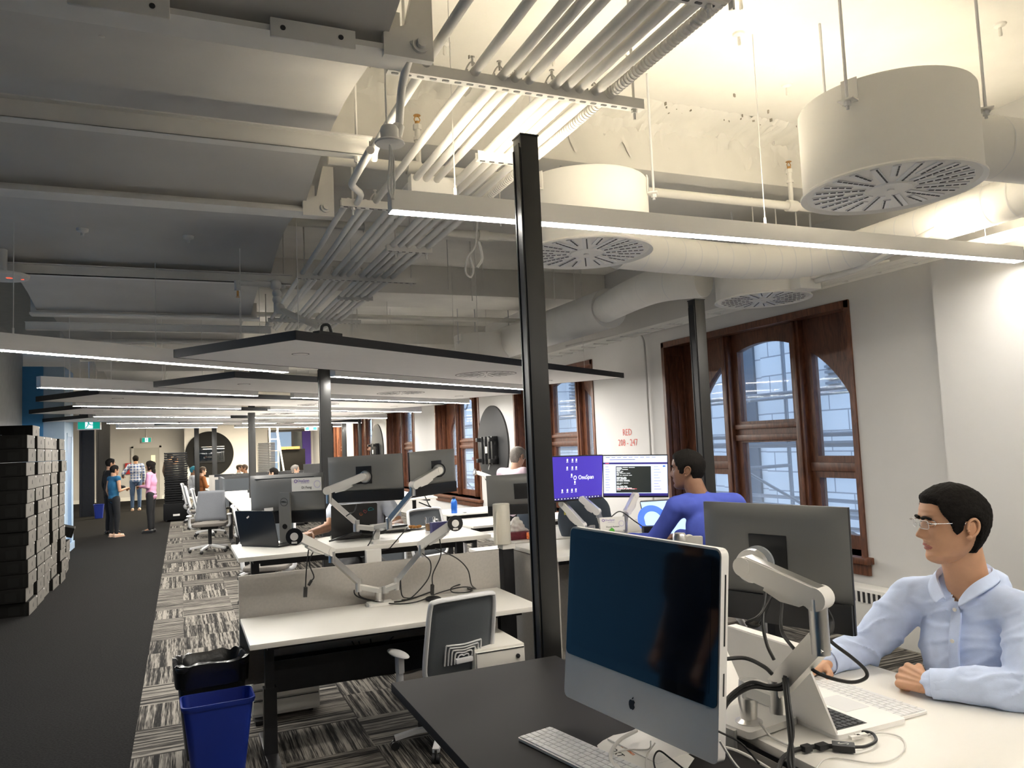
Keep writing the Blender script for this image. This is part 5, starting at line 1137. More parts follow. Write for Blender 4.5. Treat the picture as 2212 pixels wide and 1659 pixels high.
mA = monitor_back((ad(708, 1038, 5.3)+ad(873, 1029, 5.22))/2, ad(873, 1029, 5.22)-ad(708, 1038, 5.3), .53, .315, 'left of the two grey-backed arm monitors on the raised desk')
mB = monitor_back((ad(875, 1028, 5.24)+ad(991, 1014, 5.75))/2, ad(991, 1014, 5.75)-ad(875, 1028, 5.24), .51, .315, 'right of the two grey-backed arm monitors on the raised desk')
P1 = [ad(813, 1143, 5.28), ad(770, 1139, 5.2), ad(711, 1078, 5.12), ad(708, 1060, 5.12), ad(783, 1030, 5.12)]
arm('monitor_arm', 'left monitor arm of the raised desk holding the left grey monitor', P1, post=(P1[0].x, P1[0].y, BZ+.01), base=((P1[0].x+.04, 5.22, BZ+.01), .18, .10, 0), head_dir=ad(794, 1030, 5.2)-ad(783, 1030, 5.12), sc=.95)
P2 = [ad(806, 1140, 5.28), ad(840, 1134, 5.2), ad(891, 1062, 5.16), ad(894, 1048, 5.16), ad(947, 1016, 5.35)]
arm('monitor_arm', 'right monitor arm of the raised desk holding the right grey monitor', P2, head_dir=ad(948, 1013, 5.5)-ad(947, 1016, 5.35), sc=.95)
m = MB(); m.b2((1.10, 5.06, .90), (1.20, 5.115, 1.03), .004); o = tag(obj('clamp_box', m, m_armw), 'white clamp box hanging on the near edge of the raised desk', 'clamp')
a = az(716, 1168, BZ); b = az(814, 1160, BZ)
lb = laptop((a.x, a.y, BZ), (b.x, b.y-.02, BZ), (0, 1, 0), .2, (0, -.05, .24), 'black laptop lid with small coloured stickers in the middle of the raised desk', m_mblk, m_mblk)
for i, (px, py, c, sh) in enumerate(((780, 1110, m_gold, 'o'), (789, 1105, M('coral_sticker', (.6, .1, .12), .6), 'h'), (801, 1100, M('teal_sticker', (.05, .45, .5), .6), 'p'))):
    p = hit(px, py, lb, (0, -.05, .24)); m = MB()
    if sh == 'o': m.lathe(p, [(.010, 0), (.013, 0), (.013, .001), (.010, .001)], 20, axis=(0, -1, .2), capb=False, capt=False); m.cyl(p-V((0, 0, .01)), p+V((0, 0, .01)), .0012, n=6)
    elif sh == 'h': m.tube([p+V((0, 0, -.012)), p+V((-.013, 0, .003)), p+V((-.007, 0, .012)), p+V((0, 0, .006)), p+V((.007, 0, .012)), p+V((.013, 0, .003)), p+V((0, 0, -.012))], .0018, n=6)
    else: m.tube([p+V((-.018, 0, -.008)), p+V((-.014, 0, .006)), p+V((0, 0, .012)), p+V((.014, 0, .006)), p+V((.018, 0, -.004)), p+V((-.018, 0, -.008))], .0022, n=6)
    tag(obj('sticker', m, c), ['orange ring sticker on the black laptop lid', 'red heart sticker on the black laptop lid', 'teal curved sticker on the black laptop lid'][i], 'sticker')
# tea glass, box, plate, cable heap
c = az(930, 1147, BZ); t = thing('tea_glass', 'clear glass mug of amber tea on the raised desk', 'glass', tuple(c)); m = MB(); m.lathe((0, 0, 0), [(.036, 0), (.038, .002), (.040, .105), (.037, .105), (.035, .006)], 28, capt=True); obj('glass', m, m_glass, t)
m = MB(); m.lathe((0, 0, .007), [(.034, 0), (.0355, .05)], 28); obj('tea', m, m_tea, t); m = MB(); m.tube([(.038, 0, .085), (.062, 0, .08), (.064, 0, .045), (.038, 0, .03)], .005); obj('handle', m, m_glass, t)
c = az(952, 1152, BZ); m = MB(); m.box(c+V((.0, .03, .041)), (.13, .05, .08), Euler((0, 0, .1)), .002); tag(obj('tissue_box', m, M('navy_carton', (.03, .03, .12), .6, var=.2, vs=60)), 'small navy carton beside the tea glass', 'box')
c = az(893, 1143, BZ); t = thing('plate', 'white plate with fried food on the raised desk', 'plate', tuple(c)); m = MB(); m.lathe((0, 0, 0), [(.05, .001), (.09, .012), (.095, .016), (.088, .014), (.05, .005)], 32); obj('dish', m, m_paper, t)
for i in range(9): m = MB(); m.sph((.05*math.cos(i*2.3)*(i % 3)/2, .045*math.sin(i*2.3)*(i % 3)/2, .02), .017, 10, (1, .8, .7)); obj('food_piece', m, M('fried_food', (.45, .2, .04), .7) if i == 0 else bpy.data.materials['fried_food'], t)
c = az(845, 1150, BZ)
for i in range(3): m = MB(); m.box(c+V((.02, .03, .01+.018*i)), (.24-.03*i, .15, .015), Euler((0, 0, .1*i)), .003); tag(obj('closed_device', m, [m_mblk, m_silver, m_mblk][i]), '%s of the stacked flat devices beside the plate' % ['lowest', 'middle', 'topmost'][i], 'device')
c = az(768, 1168, BZ)
for i in range(6): cable([c+V((-.18, .02, .01)), c+V((-.08+.02*i, -.02+.01*i, .03+.006*i)), c+V((.05, .03-.012*i, .02+.005*i)), c+V((.16+.01*i, .05, .03)), c+V((.24, .02+.01*i, .06))], 'black cord in the tangle heaped on the raised desk', .006, None)
for o in [o for o in C.objects if o.get('label') == 'black cord in the tangle heaped on the raised desk']: o['group'] = 'tangled cords on the raised desk'
for i, (pa, pb, pc, pd) in enumerate((((812, 1145), (800, 1170), (790, 1190), (808, 1200)), ((880, 1140), (850, 1175), (840, 1185), (820, 1190)), ((770, 1090), (765, 1105), (755, 1110), (748, 1115)), ((918, 1072), (926, 1090), (930, 1095), (905, 1085)))):
    cable([ad(*pa, 5.2), ad(*pb, 5.1), ad(*pc, 5.1), ad(*pd, 5.12)], 'black cord %s' % ['bent over the clamp box', 'drooping right of the clamp box', 'below the left arm monitor', 'looping below the right arm monitor'][i], .004)
# ================================================================== DESK of the man in royal blue
desk(2.19, 3.87, 4.46, 5.23, .95, 'white desk right of the near post where the man in royal blue sits')
m = MB(); m.b2((2.195, 4.50, .08), (2.215, 5.2, .915)); tag(obj('end_panel', m, m_screen), 'dark-looking grey end panel below the white desk right of the privacy screen', 'panel')
m = MB(); m.b2((2.23, 5.0, .15), (3.84, 5.02, .915)); tag(obj('modesty_panel', m, m_screen), 'grey panel under the desk behind the near post', 'panel')
m = MB(); m.b2((2.05, 5.03, .0), (2.13, 5.11, .95)); o = tag(obj('leg_post', m, m_blackm), 'black steel post at the right end of the privacy screen', 'post'); q = MB(); q.b2((2.045, 5.02, .95), (2.14, 5.12, .985), .003); obj('white_cap', q, m_desk, o)
m = MB(); m.lathe((2.06, 5.06, .986), [(.02, 0), (.058, .001), (.060, .004), (.060, .275), (.056, .279), (.02, .279)], 32); o = tag(obj('paper_roll', m, M('paper_towel', (.80, .76, .66), .85, bump=.2, bs=120)), 'tall standing roll of cream paper towel beside the near post', 'paper roll')
q = MB(); q.prism([(2.03, 5.05, .99), (1.98, 4.99, .99), (1.99, 4.99, 1.2), (2.03, 5.05, 1.24)], (.002, .002, 0)); obj('loose_sheet', q, bpy.data.materials['paper_towel'], o)
m_desktop = M('violet_desktop', (.03, .02, .3), .4, emit=.26, ecol=(.10, .05, .60)); m_web = M('browser_page', (.5, .6, .9), .4, emit=.52, ecol=(.60, .70, 1.0)); m_term = M('terminal_black', (.01, .012, .012), .3, emit=.02, ecol=(.5, .6, .5)); m_txt = M('pale_text', (.8, .8, .8), .4, emit=.7, ecol=(.7, .75, .75)); m_rtxt = M('red_text', (.6, .1, .1), .4, emit=.6, ecol=(.8, .1, .12)); m_nav = M('navy_bar', (.02, .02, .1), .4, emit=.3, ecol=(.05, .03, .25)); m_lbl = M('light_blue_picture', (.3, .5, .9), .4, emit=.5, ecol=(.35, .55, .95)); m_dbl = M('deep_blue_ring', (.02, .1, .8), .4, emit=.6, ecol=(.01, .09, .85))
def screen_front(TL, TR, BL, lab):
    TL, TR, BL = V(TL), V(TR), V(BL); w = (TR-TL).length; h = (BL-TL).length; F_ = frame(TL, TR-TL, TL-BL); t = thing('monitor', lab, 'monitor'); t.matrix_world = F_
    m = MB(); m.b2((-.006, -h-.012, -.028), (w+.006, .006, 0), .002); obj('screen_frame', m, m_mblk, t)
    return t, w, h
t, w, h = screen_front(ad(1180, 988, 5.15), ad(1301, 984, 5.5), ad(1182, 1083, 5.15), 'monitor showing a violet desktop, beside the near post')
m = MB(); m.b2((0, -h, 0), (w, 0, .001)); dsp = obj('display', m, m_desktop, t)
x = text_mb('OneSpan', .042); x.xf(Matrix.Translation((w*.70, -h*.50, .002))); obj('company_word', x, m_txt, dsp)
m = MB(); m.lathe((w*.50, -h*.50, .002), [(.010, 0), (.015, 0), (.015, .0006), (.010, .0006)], 24, capb=False, capt=False); obj('logo_ring', m, m_txt, dsp)
for (a, b) in ((.36, .08), (.45, .08), (.52, .08), (.36, .26), (.45, .26), (.52, .26), (.44, .43), (.5, .60), (.28, .78), (.37, .78), (.45, .78), (.52, .78)):
    m = MB(); m.b2((w*a-.006, -h*b-.008, .001), (w*a+.006, -h*b+.008, .0018)); m.b2((w*a-.009, -h*b-.016, .001), (w*a+.009, -h*b-.013, .0018)); obj('icon', m, m_txt, dsp)
m = MB(); m.b2((0, -h, .001), (w, -h+.016, .0016)); obj('task_bar', m, m_nav, dsp)
m = MB()
for i in range(16): m.b2((w*(.1+.055*i), -h+.005, .0016), (w*(.1+.055*i)+.008, -h+.011, .0022))
obj('task_icons', m, m_txt, dsp)
t, w, h = screen_front(ad(1303, 985, 5.5), ad(1441, 984, 5.45), ad(1304, 1071, 5.5), 'monitor showing a bright web page with a black terminal picture')
m = MB(); m.b2((0, -h, 0), (w, 0, .001)); dsp = obj('display', m, m_web, t)
m = MB(); m.b2((0, -h*.21, .001), (w, -h*.165, .0016)); m.b2((0, -h, .001), (w, -h+.018, .0016)); obj('dark_bar', m, m_nav, dsp)
m = MB(); m.b2((w*.195, -h*.92, .001), (w*.745, -h*.26, .0018)); tr_ = obj('terminal_picture', m, m_term, dsp)
R3 = random.Random(5); m = MB()
for i in range(24):
    if i in (9, 15, 18): continue
    y = -h*(.285+.0245*i); x0 = w*.205
    for _ in range(R3.randint(1, 4)):
        L_ = w*R3.uniform(.03, .1); m.b2((x0, y-.0032, .0018), (min(x0+L_, w*.73), y, .0023)); x0 += L_+w*.012
obj('terminal_text', m, m_txt, tr_)
m = MB(); m.b2((w*.205, -h*.83, .0018), (w*.52, -h*.82, .0023)); obj('red_line', m, m_rtxt, tr_)
m = MB()
for i in range(10): y = -h*(.27+.065*i); m.b2((w*.03, y-.002, .001), (w*(.08+.01*(i % 3)), y, .0015)); 
for i in range(9): y = -h*(.27+.07*i); m.b2((w*.79, y-.002, .001), (w*(.86+.02*(i % 3)), y, .0015))
for i in range(9): m.b2((w*(.04+.09*i), -h*.045, .001), (w*(.1+.09*i), -h*.035, .0015))
m.b2((w*.1, -h*.1, .001), (w*.5, -h*.088, .0015)); obj('page_text', m, m_pvcdk, dsp)
m = MB(); m.b2((w*.93, -h*.28, .001), (w*.97, -h*.245, .0015)); obj('blue_button', m, m_dbl, dsp)
m = MB(); m.b2((w*.03, -h*.195, .0016), (w*.09, -h*.18, .0022)); obj('nav_text', m, m_rtxt, dsp)
for i, P_ in enumerate(([ad(1345, 1150, 5.35), ad(1280, 1148, 5.3), ad(1262, 1145, 5.2), ad(1258, 1135, 5.2), ad(1215, 1088, 5.3)], [ad(1330, 1150, 5.35), ad(1300, 1140, 5.3), ad(1293, 1110, 5.3), ad(1290, 1105, 5.3), ad(1258, 1078, 5.35)], [ad(1350, 1150, 5.4), ad(1350, 1140, 5.35), ad(1352, 1110, 5.35), ad(1355, 1105, 5.4), ad(1372, 1070, 5.45)])):
    arm('monitor_arm', ['left', 'middle', 'right'][i]+' aluminium monitor arm below the two lit monitors', P_, post=(P_[0].x, P_[0].y, .96) if i == 1 else None, sc=.85)
cf = frame(ad(1323, 1131, 5.05), V((1, -.35, 0)), V((0, .15, 1)))
card(cf, .165, .085, 'Sharath Ramesh', 'white name card standing below the lit monitors', 0, .018)
m = MB(); c = ad(1322, 1145, 5.0); m.prism([c+V((-.02, 0, -.012)), c+V((-.016, 0, .002)), c+V((0, 0, .016)), c+V((.017, 0, .004)), c+V((.02, 0, -.012))], (0, .004, 0)); tag(obj('green_note', m, m_green), 'small green leaf-shaped note at the foot of the standing name card', 'note')
a = ad(1425, 1150, 5.25); lp_ = laptop((a.x-.06, a.y+.06, .96), (a.x+.30, a.y-.02, .96), (-.2, -1, 0), .22, (.02, .12, .27), 'open laptop with a light blue picture left of the man in royal blue', m_mblk, m_mblk)
# its display as one picture with a deep blue ring
Lf = lp_.matrix_world; hx = V((Lf[0][0], Lf[1][0], Lf[2][0])); lv = V((.02, .12, .27)); o0 = Lf.translation+V((0, 0, .012)); nn = hx.cross(lv).normalized(); nn = nn if nn.y < 0 else -nn
m = MB(); m.prism([o0+hx*.01+lv*.06+nn*.004, o0+hx*.35+lv*.06+nn*.004, o0+hx*.35+lv*.96+nn*.004, o0+hx*.01+lv*.96+nn*.004], nn*.001); d_ = obj('display', m, m_lbl, lp_); d_.matrix_parent_inverse = Lf.inverted()
m = MB(); m.lathe(o0+hx*.07+lv*.50+nn*.0055, [(.065, 0), (.11, 0), (.11, .0008), (.065, .0008)], 40, axis=tuple(nn), capb=False, capt=False); r_ = obj('blue_ring', m, m_dbl, lp_); r_.matrix_parent_inverse = Lf.inverted()
m = MB(); c = ad(1403, 1140, 5.0); m.box(c+V((0, 0, -.01)), (.09, .06, .045), Euler((0, 0, -.3)), .003); tag(obj('dock', m, m_mblk), 'small black box beside the hand of the man in royal blue', 'device')
cable([ad(1318, 1118, 5.1), ad(1340, 1105, 5.15), ad(1370, 1125, 5.1), ad(1395, 1142, 5.0)], 'black cord from the arms over the standing name card', .004)
m = MB(); m.box(ad(1225, 1106, 5.5), (.045, .002, .04), Euler((0, 0, -.4))); tag(obj('sticky_note', m, m_yel), 'yellow sticky note on the dark fabric right of the near post', 'note')
# behind the post: tissue box, second monitor back, fabric
c = az(1116, 1165, .95); t = thing('tissue_box', 'dark red tissue box with a white tissue left of the near post', 'box', (c.x+.02, c.y+.02, .951)); m = MB(); m.b2((-.12, -.06, 0), (.12, .06, .055), .003); obj('carton', m, M('maroon_carton', (.17, .02, .035), .6, var=.25, vs=40), t)
m = MB(); m.prism([(-.08, 0, .05), (.09, 0, .05), (.05, .0, .12), (.02, .02, .165), (-.02, .0, .165), (-.05, 0, .12)], (.0, .03, 0)); m.sph((0, .01, .09), .05, 12, (1, .5, 1)); obj('tissue', blob(m, .006, 2, ((40, .012, (1, 1, 1)),)), m_paper, t)
c = az(1152, 1165, .95); m = MB(); m.box(c+V((0, 0, .03)), (.09, .05, .05), Euler((0, 0, .2)), .004); tag(obj('snack_packet', m, M('orange_red_wrapper', (.7, .18, .05), .5, var=.6, vs=50)), 'orange and red snack packet next to the tissue box', 'packet')
mE = monitor_back(ad(1126, 1067, 6.05), ad(1175, 1064, 6.05)-ad(1077, 1070, 6.05), .36+.18, .315, 'grey-backed monitor half hidden by the left side of the near post')
m = MB(); m.sph(ad(1275, 1120, 6.0), 1, 20, (.20, .08, .22)); m.sph(ad(1240, 1125, 6.0), 1, 20, (.14, .1, .2)); m.sph(ad(1150, 1130, 6.6), 1, 20, (.14, .1, .2)); 
tag(obj('draped_jacket', blob(m, .02, 4, ((8, .02, (1, 1, 1)),)), M('slate_blue_fabric', (.07, .09, .12), .9)), 'slate blue jackets hung on the chair backs behind the lit monitors', 'jacket')
desk(2.25, 3.9, 5.29, 6.02, .95, 'white desk back to back with the one of the man in royal blue')
m = MB(); m.b2((2.2, 5.35, 1.0), (3.2, 5.37, 1.0+.001))
m.bm.free()
# ================================================================== PEOPLE
cl_lb = fabric('light_blue_cotton', (.62, .72, .95)); cl_royal = fabric('royal_blue_cotton', (.055, .085, .42)); cl_white = fabric('pale_polo_cotton', (.52, .56, .64)); cl_pinkw = fabric('pale_pink_cotton', (.66, .52, .60)); cl_pink = fabric('pink_cotton', (.60, .28, .42)); cl_teal = fabric('teal_blouse', (.012, .10, .20)); cl_black = fabric('black_cotton', (.007, .007, .008)); cl_jean = fabric('blue_denim', (.05, .09, .17)); cl_grey = fabric('grey_knit', (.22, .23, .22)); cl_brown = fabric('brown_knit', (.10, .07, .055)); cl_or = fabric('rust_cotton', (.32, .11, .03)); shoe_tan = M('tan_shoe', (.62, .42, .30), .5); shoe_blk = M('black_shoe', (.015, .015, .015), .4)
cl_plaid = M('plaid_cotton', (.2, .25, .4), .85); nt = cl_plaid.node_tree; tc = nt.nodes.new('ShaderNodeTexCoord'); br = nt.nodes.new('ShaderNodeTexBrick'); sp = nt.nodes.new('ShaderNodeSeparateXYZ'); cb = nt.nodes.new('ShaderNodeCombineXYZ')
nt.links.new(tc.outputs['Object'], sp.inputs[0]); nt.links.new(sp.outputs[0], cb.inputs[0]); nt.links.new(sp.outputs[2], cb.inputs[1]); nt.links.new(cb.outputs[0], br.inputs[0]); br.inputs['Scale'].default_value = 1; br.inputs['Brick Width'].default_value = .09; br.inputs['Row Height'].default_value = .09; br.offset = 0; br.inputs['Mortar Size'].default_value = .012; br.inputs['Color1'].default_value = (.07, .11, .25, 1); br.inputs['Color2'].default_value = (.16, .2, .32, 1); br.inputs['Mortar'].default_value = (.5, .52, .58, 1); nt.links.new(br.outputs[0], nt.nodes['Principled BSDF'].inputs['Base Color'])
# ---- man in light blue shirt
def local(root, rz, **k):
    Ri = Matrix.Rotation(-rz, 3, 'Z'); return {a: tuple(Ri @ (V(b)-V(root))) for a, b in k.items()}
def ldir(rz, d): return tuple(Matrix.Rotation(-rz, 3, 'Z') @ V(d))
rz = math.radians(96); rt = (2.42, 1.69, 0)
pose = local(rt, rz, pelvis=(2.40, 1.69, .62), chest=(2.285, 1.69, .98), neck=(2.255, 1.695, 1.205), head=(2.185, 1.68, 1.387), shr=(2.235, 1.875, 1.135), elr=(2.13, 2.0, .955), wrr=(1.925, 1.975, .937), shl=(2.25, 1.515, 1.13), ell=(2.145, 1.455, .955), wrl=(2.0, 1.655, .942), hil=(2.40, 1.60, .60), hir=(2.40, 1.78, .60), knl=(2.0, 1.52, .58), knr=(2.0, 1.86, .58), anl=(2.0, 1.52, .13), anr=(2.0, 1.86, .13))
man, J, RM = person('seated man in a light blue shirt and rimless glasses at the bright white desk', rt, rz, 1.75, 'tan', True, 'short', None, 'long', None, None, SIT, pose, hy=math.radians(-33), hp=.03, vox=.009, detail=True, legs=False,
    fing={'l': dict(fwd=ldir(rz, (.02, 1, .05)), nrm=ldir(rz, (-.75, -.25, .6)), curl=(1.15, 1.25, 1.3, 1.3), th=(.9, .9), r=.0085), 'r': dict(fwd=ldir(rz, (-1, -.1, -.05)), curl=(.3, .3, .35, .4))})
m = MB(); nk = J['neck']; ch = J['chest']; pv = J['pelvis']
m.sph(pv+V((0, 0, .06)), 1, 24, (.185, .13, .16)); m.sph(pv+(ch-pv)*.55, 1, 24, (.175, .125, .19)); m.sph(ch, 1, 24, (.188, .128, .19)); m.sph(ch+(nk-ch)*.62, 1, 24, (.178, .092, .075)); m.caps(nk+V((-.05, -.035, -.02)), nk+V((.05, -.035, -.02)), .058, n=20)
for s in 'lr':
    m.caps(J['sh'+s], ch+(nk-ch)*.74, .064, .068, 18); m.caps(J['sh'+s]+V((0, 0, -.005)), J['el'+s], .069, .057, 18); m.caps(J['el'+s], J['el'+s]+(J['wr'+s]-J['el'+s])*.93, .055, .041, 18)
sb = blob(m, .0065, 6); sb.bm.normal_update()
for v in sb.bm.verts:   # folds: tight across the elbows, long and soft on the chest
    p = v.co; de = min((p-J['ell']).length, (p-J['elr']).length); w_ = max(0, 1-de/.20)
    q = noise.noise(V((p.x*7, p.y*7, p.z*3.5))); q2 = noise.noise(V((p.x*16+3, p.y*16, p.z*13))); r_ = 1-abs(q2)*2.2
    wr = noise.noise(V((p.x*9+p.z*14, p.y*9-p.z*12, p.z*5+7))); ridge = max(0, 1-abs(wr)*5)
    v.co += v.normal*(q*.010+r_*.004*(.25+w_*1.6)+ridge*(.0045+.010*w_))
    if p.z < .93-.02 and False: pass
zv = nk.z-.052
bmesh.ops.delete(sb.bm, geom=[v for v in sb.bm.verts if v.co.y > nk.y+.02 and v.co.z > zv and abs(v.co.x-nk.x) < (v.co.z-zv)*.85], context='VERTS')
s_o = obj('shirt', sb, cl_lb, man, 60, norm=False)
# collar, placket, buttons, cuffs, pocketless
RL = Matrix.Rotation(-rz, 3, 'Z')
cn = nk+V((0, .014, 0)); m = MB()
def cpt(a, r, z): return cn+V((r*math.sin(a), r*math.cos(a)*1.02, z))
N = 40; inner = []; mid = []; outer = []
for i in range(N+1):
    a = math.radians(16)+math.radians(328)*i/N; f_ = abs(i/N-.5)*2; zm = .068-.038*f_-.062*f_**7
    inner.append(cpt(a, .069+.004*f_, zm-.036)); mid.append(cpt(a, .070+.006*f_, zm)); outer.append(cpt(a, .094+.022*f_**2-.0*f_, zm-.040-.020*f_**3+.028*f_**14))
vi = [m.bm.verts.new(p) for p in inner]; vm = [m.bm.verts.new(p) for p in mid]; vo = [m.bm.verts.new(p) for p in outer]
for i in range(N): m._f((vi[i], vi[i+1], vm[i+1], vm[i])); m._f((vm[i], vm[i+1], vo[i+1], vo[i]))
co_ = obj('collar', m, cl_lb, man, 70); so = co_.modifiers.new('t', 'SOLIDIFY'); so.thickness = .004; ss = co_.modifiers.new('s', 'SUBSURF'); ss.levels = 1; ss.render_levels = 1
m = MB(); fr = [(nk+V((.0, .080, -.075))), (ch+V((0, .118, .13))), (ch+V((0, .143, .04))), (ch+V((0, .146, -.06))), (ch+V((0, .128, -.16)))]
m.bars(spline(fr, 6), .030, .008, up=(0, 1, .15)); pl = obj('placket', m, cl_lb, man, 60)
for i in (1, 2, 3):
    b = MB(); c = fr[i]+V((0, .005, .02)); b.cyl(c, c+V((0, .003, 0)), .0058, n=16); obj('button', b, m_paper, pl)
for s in 'lr':
    d = (J['wr'+s]-J['el'+s]).normalized(); c = J['wr'+s]-d*.03; b = MB(); b.lathe(c-d*.045, [(.044, 0), (.0455, .004), (.043, .068), (.0405, .069), (.040, .03)], 32, axis=tuple(d), capb=False, capt=False); obj('cuff', b, cl_lb, man)
m = MB(); m.sph(pv-V((0, 0, .0)), 1, 20, (.17, .13, .13))
for s in 'lr': m.caps(J['hi'+s], J['kn'+s], .095, .07, 16); m.caps(J['kn'+s], J['an'+s], .066, .052, 16)
obj('trousers', blob(m, .014, 4), cl_black, man)
# glasses

gfr = M('silver_glasses_metal', (.5, .5, .5), .25, metal=.9)
for s in (1, -1):
    q = MB(); q.rbox((0, 0, 0), (.044, .026, .0016), .007); F2 = RM @ frame((.0985, s*.032, .0075), (-.22*s, 1, 0), (.05, 0, 1)); q.xf(F2); le = obj('lens', q, M('lens_glass', (.9, .95, 1), .02, alpha=.07, spec=.6) if s == 1 else bpy.data.materials['lens_glass'], man)
    q = MB(); q.tube([(.022*math.copysign(abs(math.cos(a_*PI/8))**.5, math.cos(a_*PI/8)), .013*math.copysign(abs(math.sin(a_*PI/8))**.5, math.sin(a_*PI/8)), 0) for a_ in range(17)], .0009, n=6); q.xf(F2); obj('lens_edge_highlight', q, m_pvc, le)  # pale tube paints a highlight along the edge of the rimless lens
    q = MB(); cor = [V((.098, s*.052, .014)), V((.094, s*.066, .015)), V((.085, s*.076, .014)), V((.0, s*.083, .010)), V((-.018, s*.082, -.004))]; q.tube(cor, .0011, n=6); q.xf(RM); obj('glasses_temple', q, gfr, man)
q = MB(); q.tube([(.103, .0125, .010), (.107, 0, .0115), (.103, -.0125, .010)], .0011, n=6); q.tube([(.103, .0125, .006), (.098, .010, -.002)], .001, n=6, smooth=False); q.xf(RM); obj('glasses_bridge', q, gfr, man)


# ---- man in royal blue, from behind
rz = math.radians(12); rt = (2.96, 3.84, 0)
pose = local(rt, rz, pelvis=(2.98, 3.82, .80), chest=(2.965, 3.90, 1.10), neck=(2.93, 3.96, 1.335), head=(2.895, 4.01, 1.475), shl=(2.775, 3.98, 1.255), ell=(2.70, 4.12, 1.05), wrl=(2.66, 4.36, 1.03), shr=(3.13, 3.86, 1.255), elr=(3.20, 4.02, 1.03), wrr=(3.05, 4.36, 1.02), hil=(2.9, 3.84, .76), hir=(3.06, 3.82, .76), knl=(2.86, 4.25, .72), knr=(3.1, 4.22, .72), anl=(2.86, 4.2, .28), anr=(3.1, 4.2, .28))
person('man in a royal blue shirt seen from behind at the lit monitors', rt, rz, 1.75, 'brown', True, 'short', cl_royal, 'long', cl_black, shoe_blk, SIT, pose, hy=math.radians(30), vox=.010, up=0., belly=.02, fing={'l': dict(curl=(.9, .9, 1., 1.))})
# ---- man in pale polo behind the raised desk
rz = math.radians(175); rt = (1.30, 6.32, 0)
pose = local(rt, rz, pelvis=(1.32, 6.36, .82), chest=(1.33, 6.28, 1.12), neck=(1.34, 6.24, 1.35), head=(1.34, 6.20, 1.50), shl=(1.52, 6.25, 1.27), ell=(1.60, 6.12, 1.08), wrl=(1.48, 5.88, 1.09), shr=(1.15, 6.27, 1.27), elr=(1.02, 6.05, 1.10), wrr=(.86, 5.84, 1.09), hil=(1.4, 6.34, .78), hir=(1.24, 6.34, .78), knl=(1.42, 5.98, .75), knr=(1.2, 5.98, .75), anl=(1.42, 6.0, .12), anr=(1.2, 6.0, .12))
person('person in a pale polo shirt behind the two arm monitors, forearm on the raised desk', rt, rz, 1.75, 'mid', True, 'short', cl_white, 'short', cl_black, shoe_blk, SIT, pose, vox=.011)
# ---- person in pale pink standing right of the wall disc
rt = (3.36, 7.88, 0)
person('grey-haired man in a pale pink shirt standing with head bowed left of the near post', rt, math.radians(-70), 1.66, 'light', True, 'short', cl_pinkw, 'long', cl_black, shoe_blk, STAND, dict(head=(0, .10, 1.60), neck=(0, .04, 1.46), wrl=(-.10, .32, 1.05), wrr=(.10, .32, 1.05), ell=(-.23, .02, 1.14), elr=(.23, .02, 1.14)), hy=.1, hp=.5, hairmat=HG)
# ---- standing group in the aisle
person('woman in a sleeveless teal blouse and black trousers standing in the aisle', (-1.36, 18.9, 0), math.radians(-55), 1.55, 'mid', True, 'short', cl_teal, 'none', cl_black, shoe_tan, STAND, dict(wrr=(.14, .22, 1.16), elr=(.24, .0, 1.12)), female=True, hy=0)
person('dark-clothed man standing behind the woman in teal in the aisle', (-1.50, 19.7, 0), math.radians(-60), 1.70, 'mid', True, 'short', cl_black, 'long', cl_black, shoe_blk, STAND, dict(wrr=(.10, .28, 1.05)), hy=0)
person('woman with long dark hair in a pink shirt holding a phone in the aisle', (-.64, 19.3, 0), math.radians(75), 1.60, 'mid', True, 'long', cl_pink, 'long', cl_black, shoe_blk, STAND, dict(wrl=(-.08, .22, 1.14), wrr=(.08, .22, 1.12), ell=(-.22, .0, 1.12), elr=(.22, .04, 1.12)), female=True, shirt_hem=.06)
person('man in a blue plaid shirt and jeans walking away down the aisle', (-1.36, 27.6, 0), math.radians(6), 1.76, 'mid', True, 'short', cl_plaid, 'long', cl_jean, shoe_tan, STAND, dict(wrl=(-.36, .15, 1.12), ell=(-.36, -.02, 1.18)))
person('person in a brown top far down the aisle near the grey door', (-.40, 30.5, 0), math.radians(-40), 1.78, 'mid', True, 'short', cl_brown, 'long', cl_black, shoe_blk, STAND, {})
person('person in a pale grey vest far down the aisle beside the black stack', (-.22, 29.3, 0), math.radians(-90), 1.66, 'mid', True, 'short', cl_grey, 'long', cl_black, shoe_blk, STAND, {}, shirt_hem=.1)
# ---- far seated people
cyt = M('teal_knit_cap', (.02, .2, .3), .9)
far = [((.27, 26.0, 0), -80, 'brown', 'full', cl_white, cyt, 'person with a bright teal head cover seated right of the black stack'), ((.5, 24.5, 0), -70, 'light', 'short', cl_or, HBr, 'bearded-looking person in rust shirt seated beside the teal head cover'),
       ((1.85, 25.4, 0), 90, 'mid', 'short', cl_black, HBr, 'far seated person with dark hair left of the post behind the monitors, right one'), ((1.66, 26.6, 0), -90, 'light', 'short', cl_grey, HBr, 'far seated person with dark hair, half hidden, left one'),
       ((1.93, 17.9, 0), 60, 'light', 'short', cl_black, HB, 'dark-haired person whose head shows over the monitor with the name card'), ((2.56, 20.1, 0), -90, 'light', 'short', cl_grey, HG, 'far person with pale cap of hair in front of the dark lectern'), ((2.92, 18.0, 0), 60, 'light', 'long', cl_teal, HBl, 'blond person in dark teal left of the post behind the monitors')]
for loc, a, sk, st, sh, hmx, lab in far:
    up = 0
    person(lab, loc, math.radians(a), 1.72, sk, True, st, sh, 'long', cl_black, shoe_blk, SIT, {}, hairmat=hmx, vox=.014, up=up)
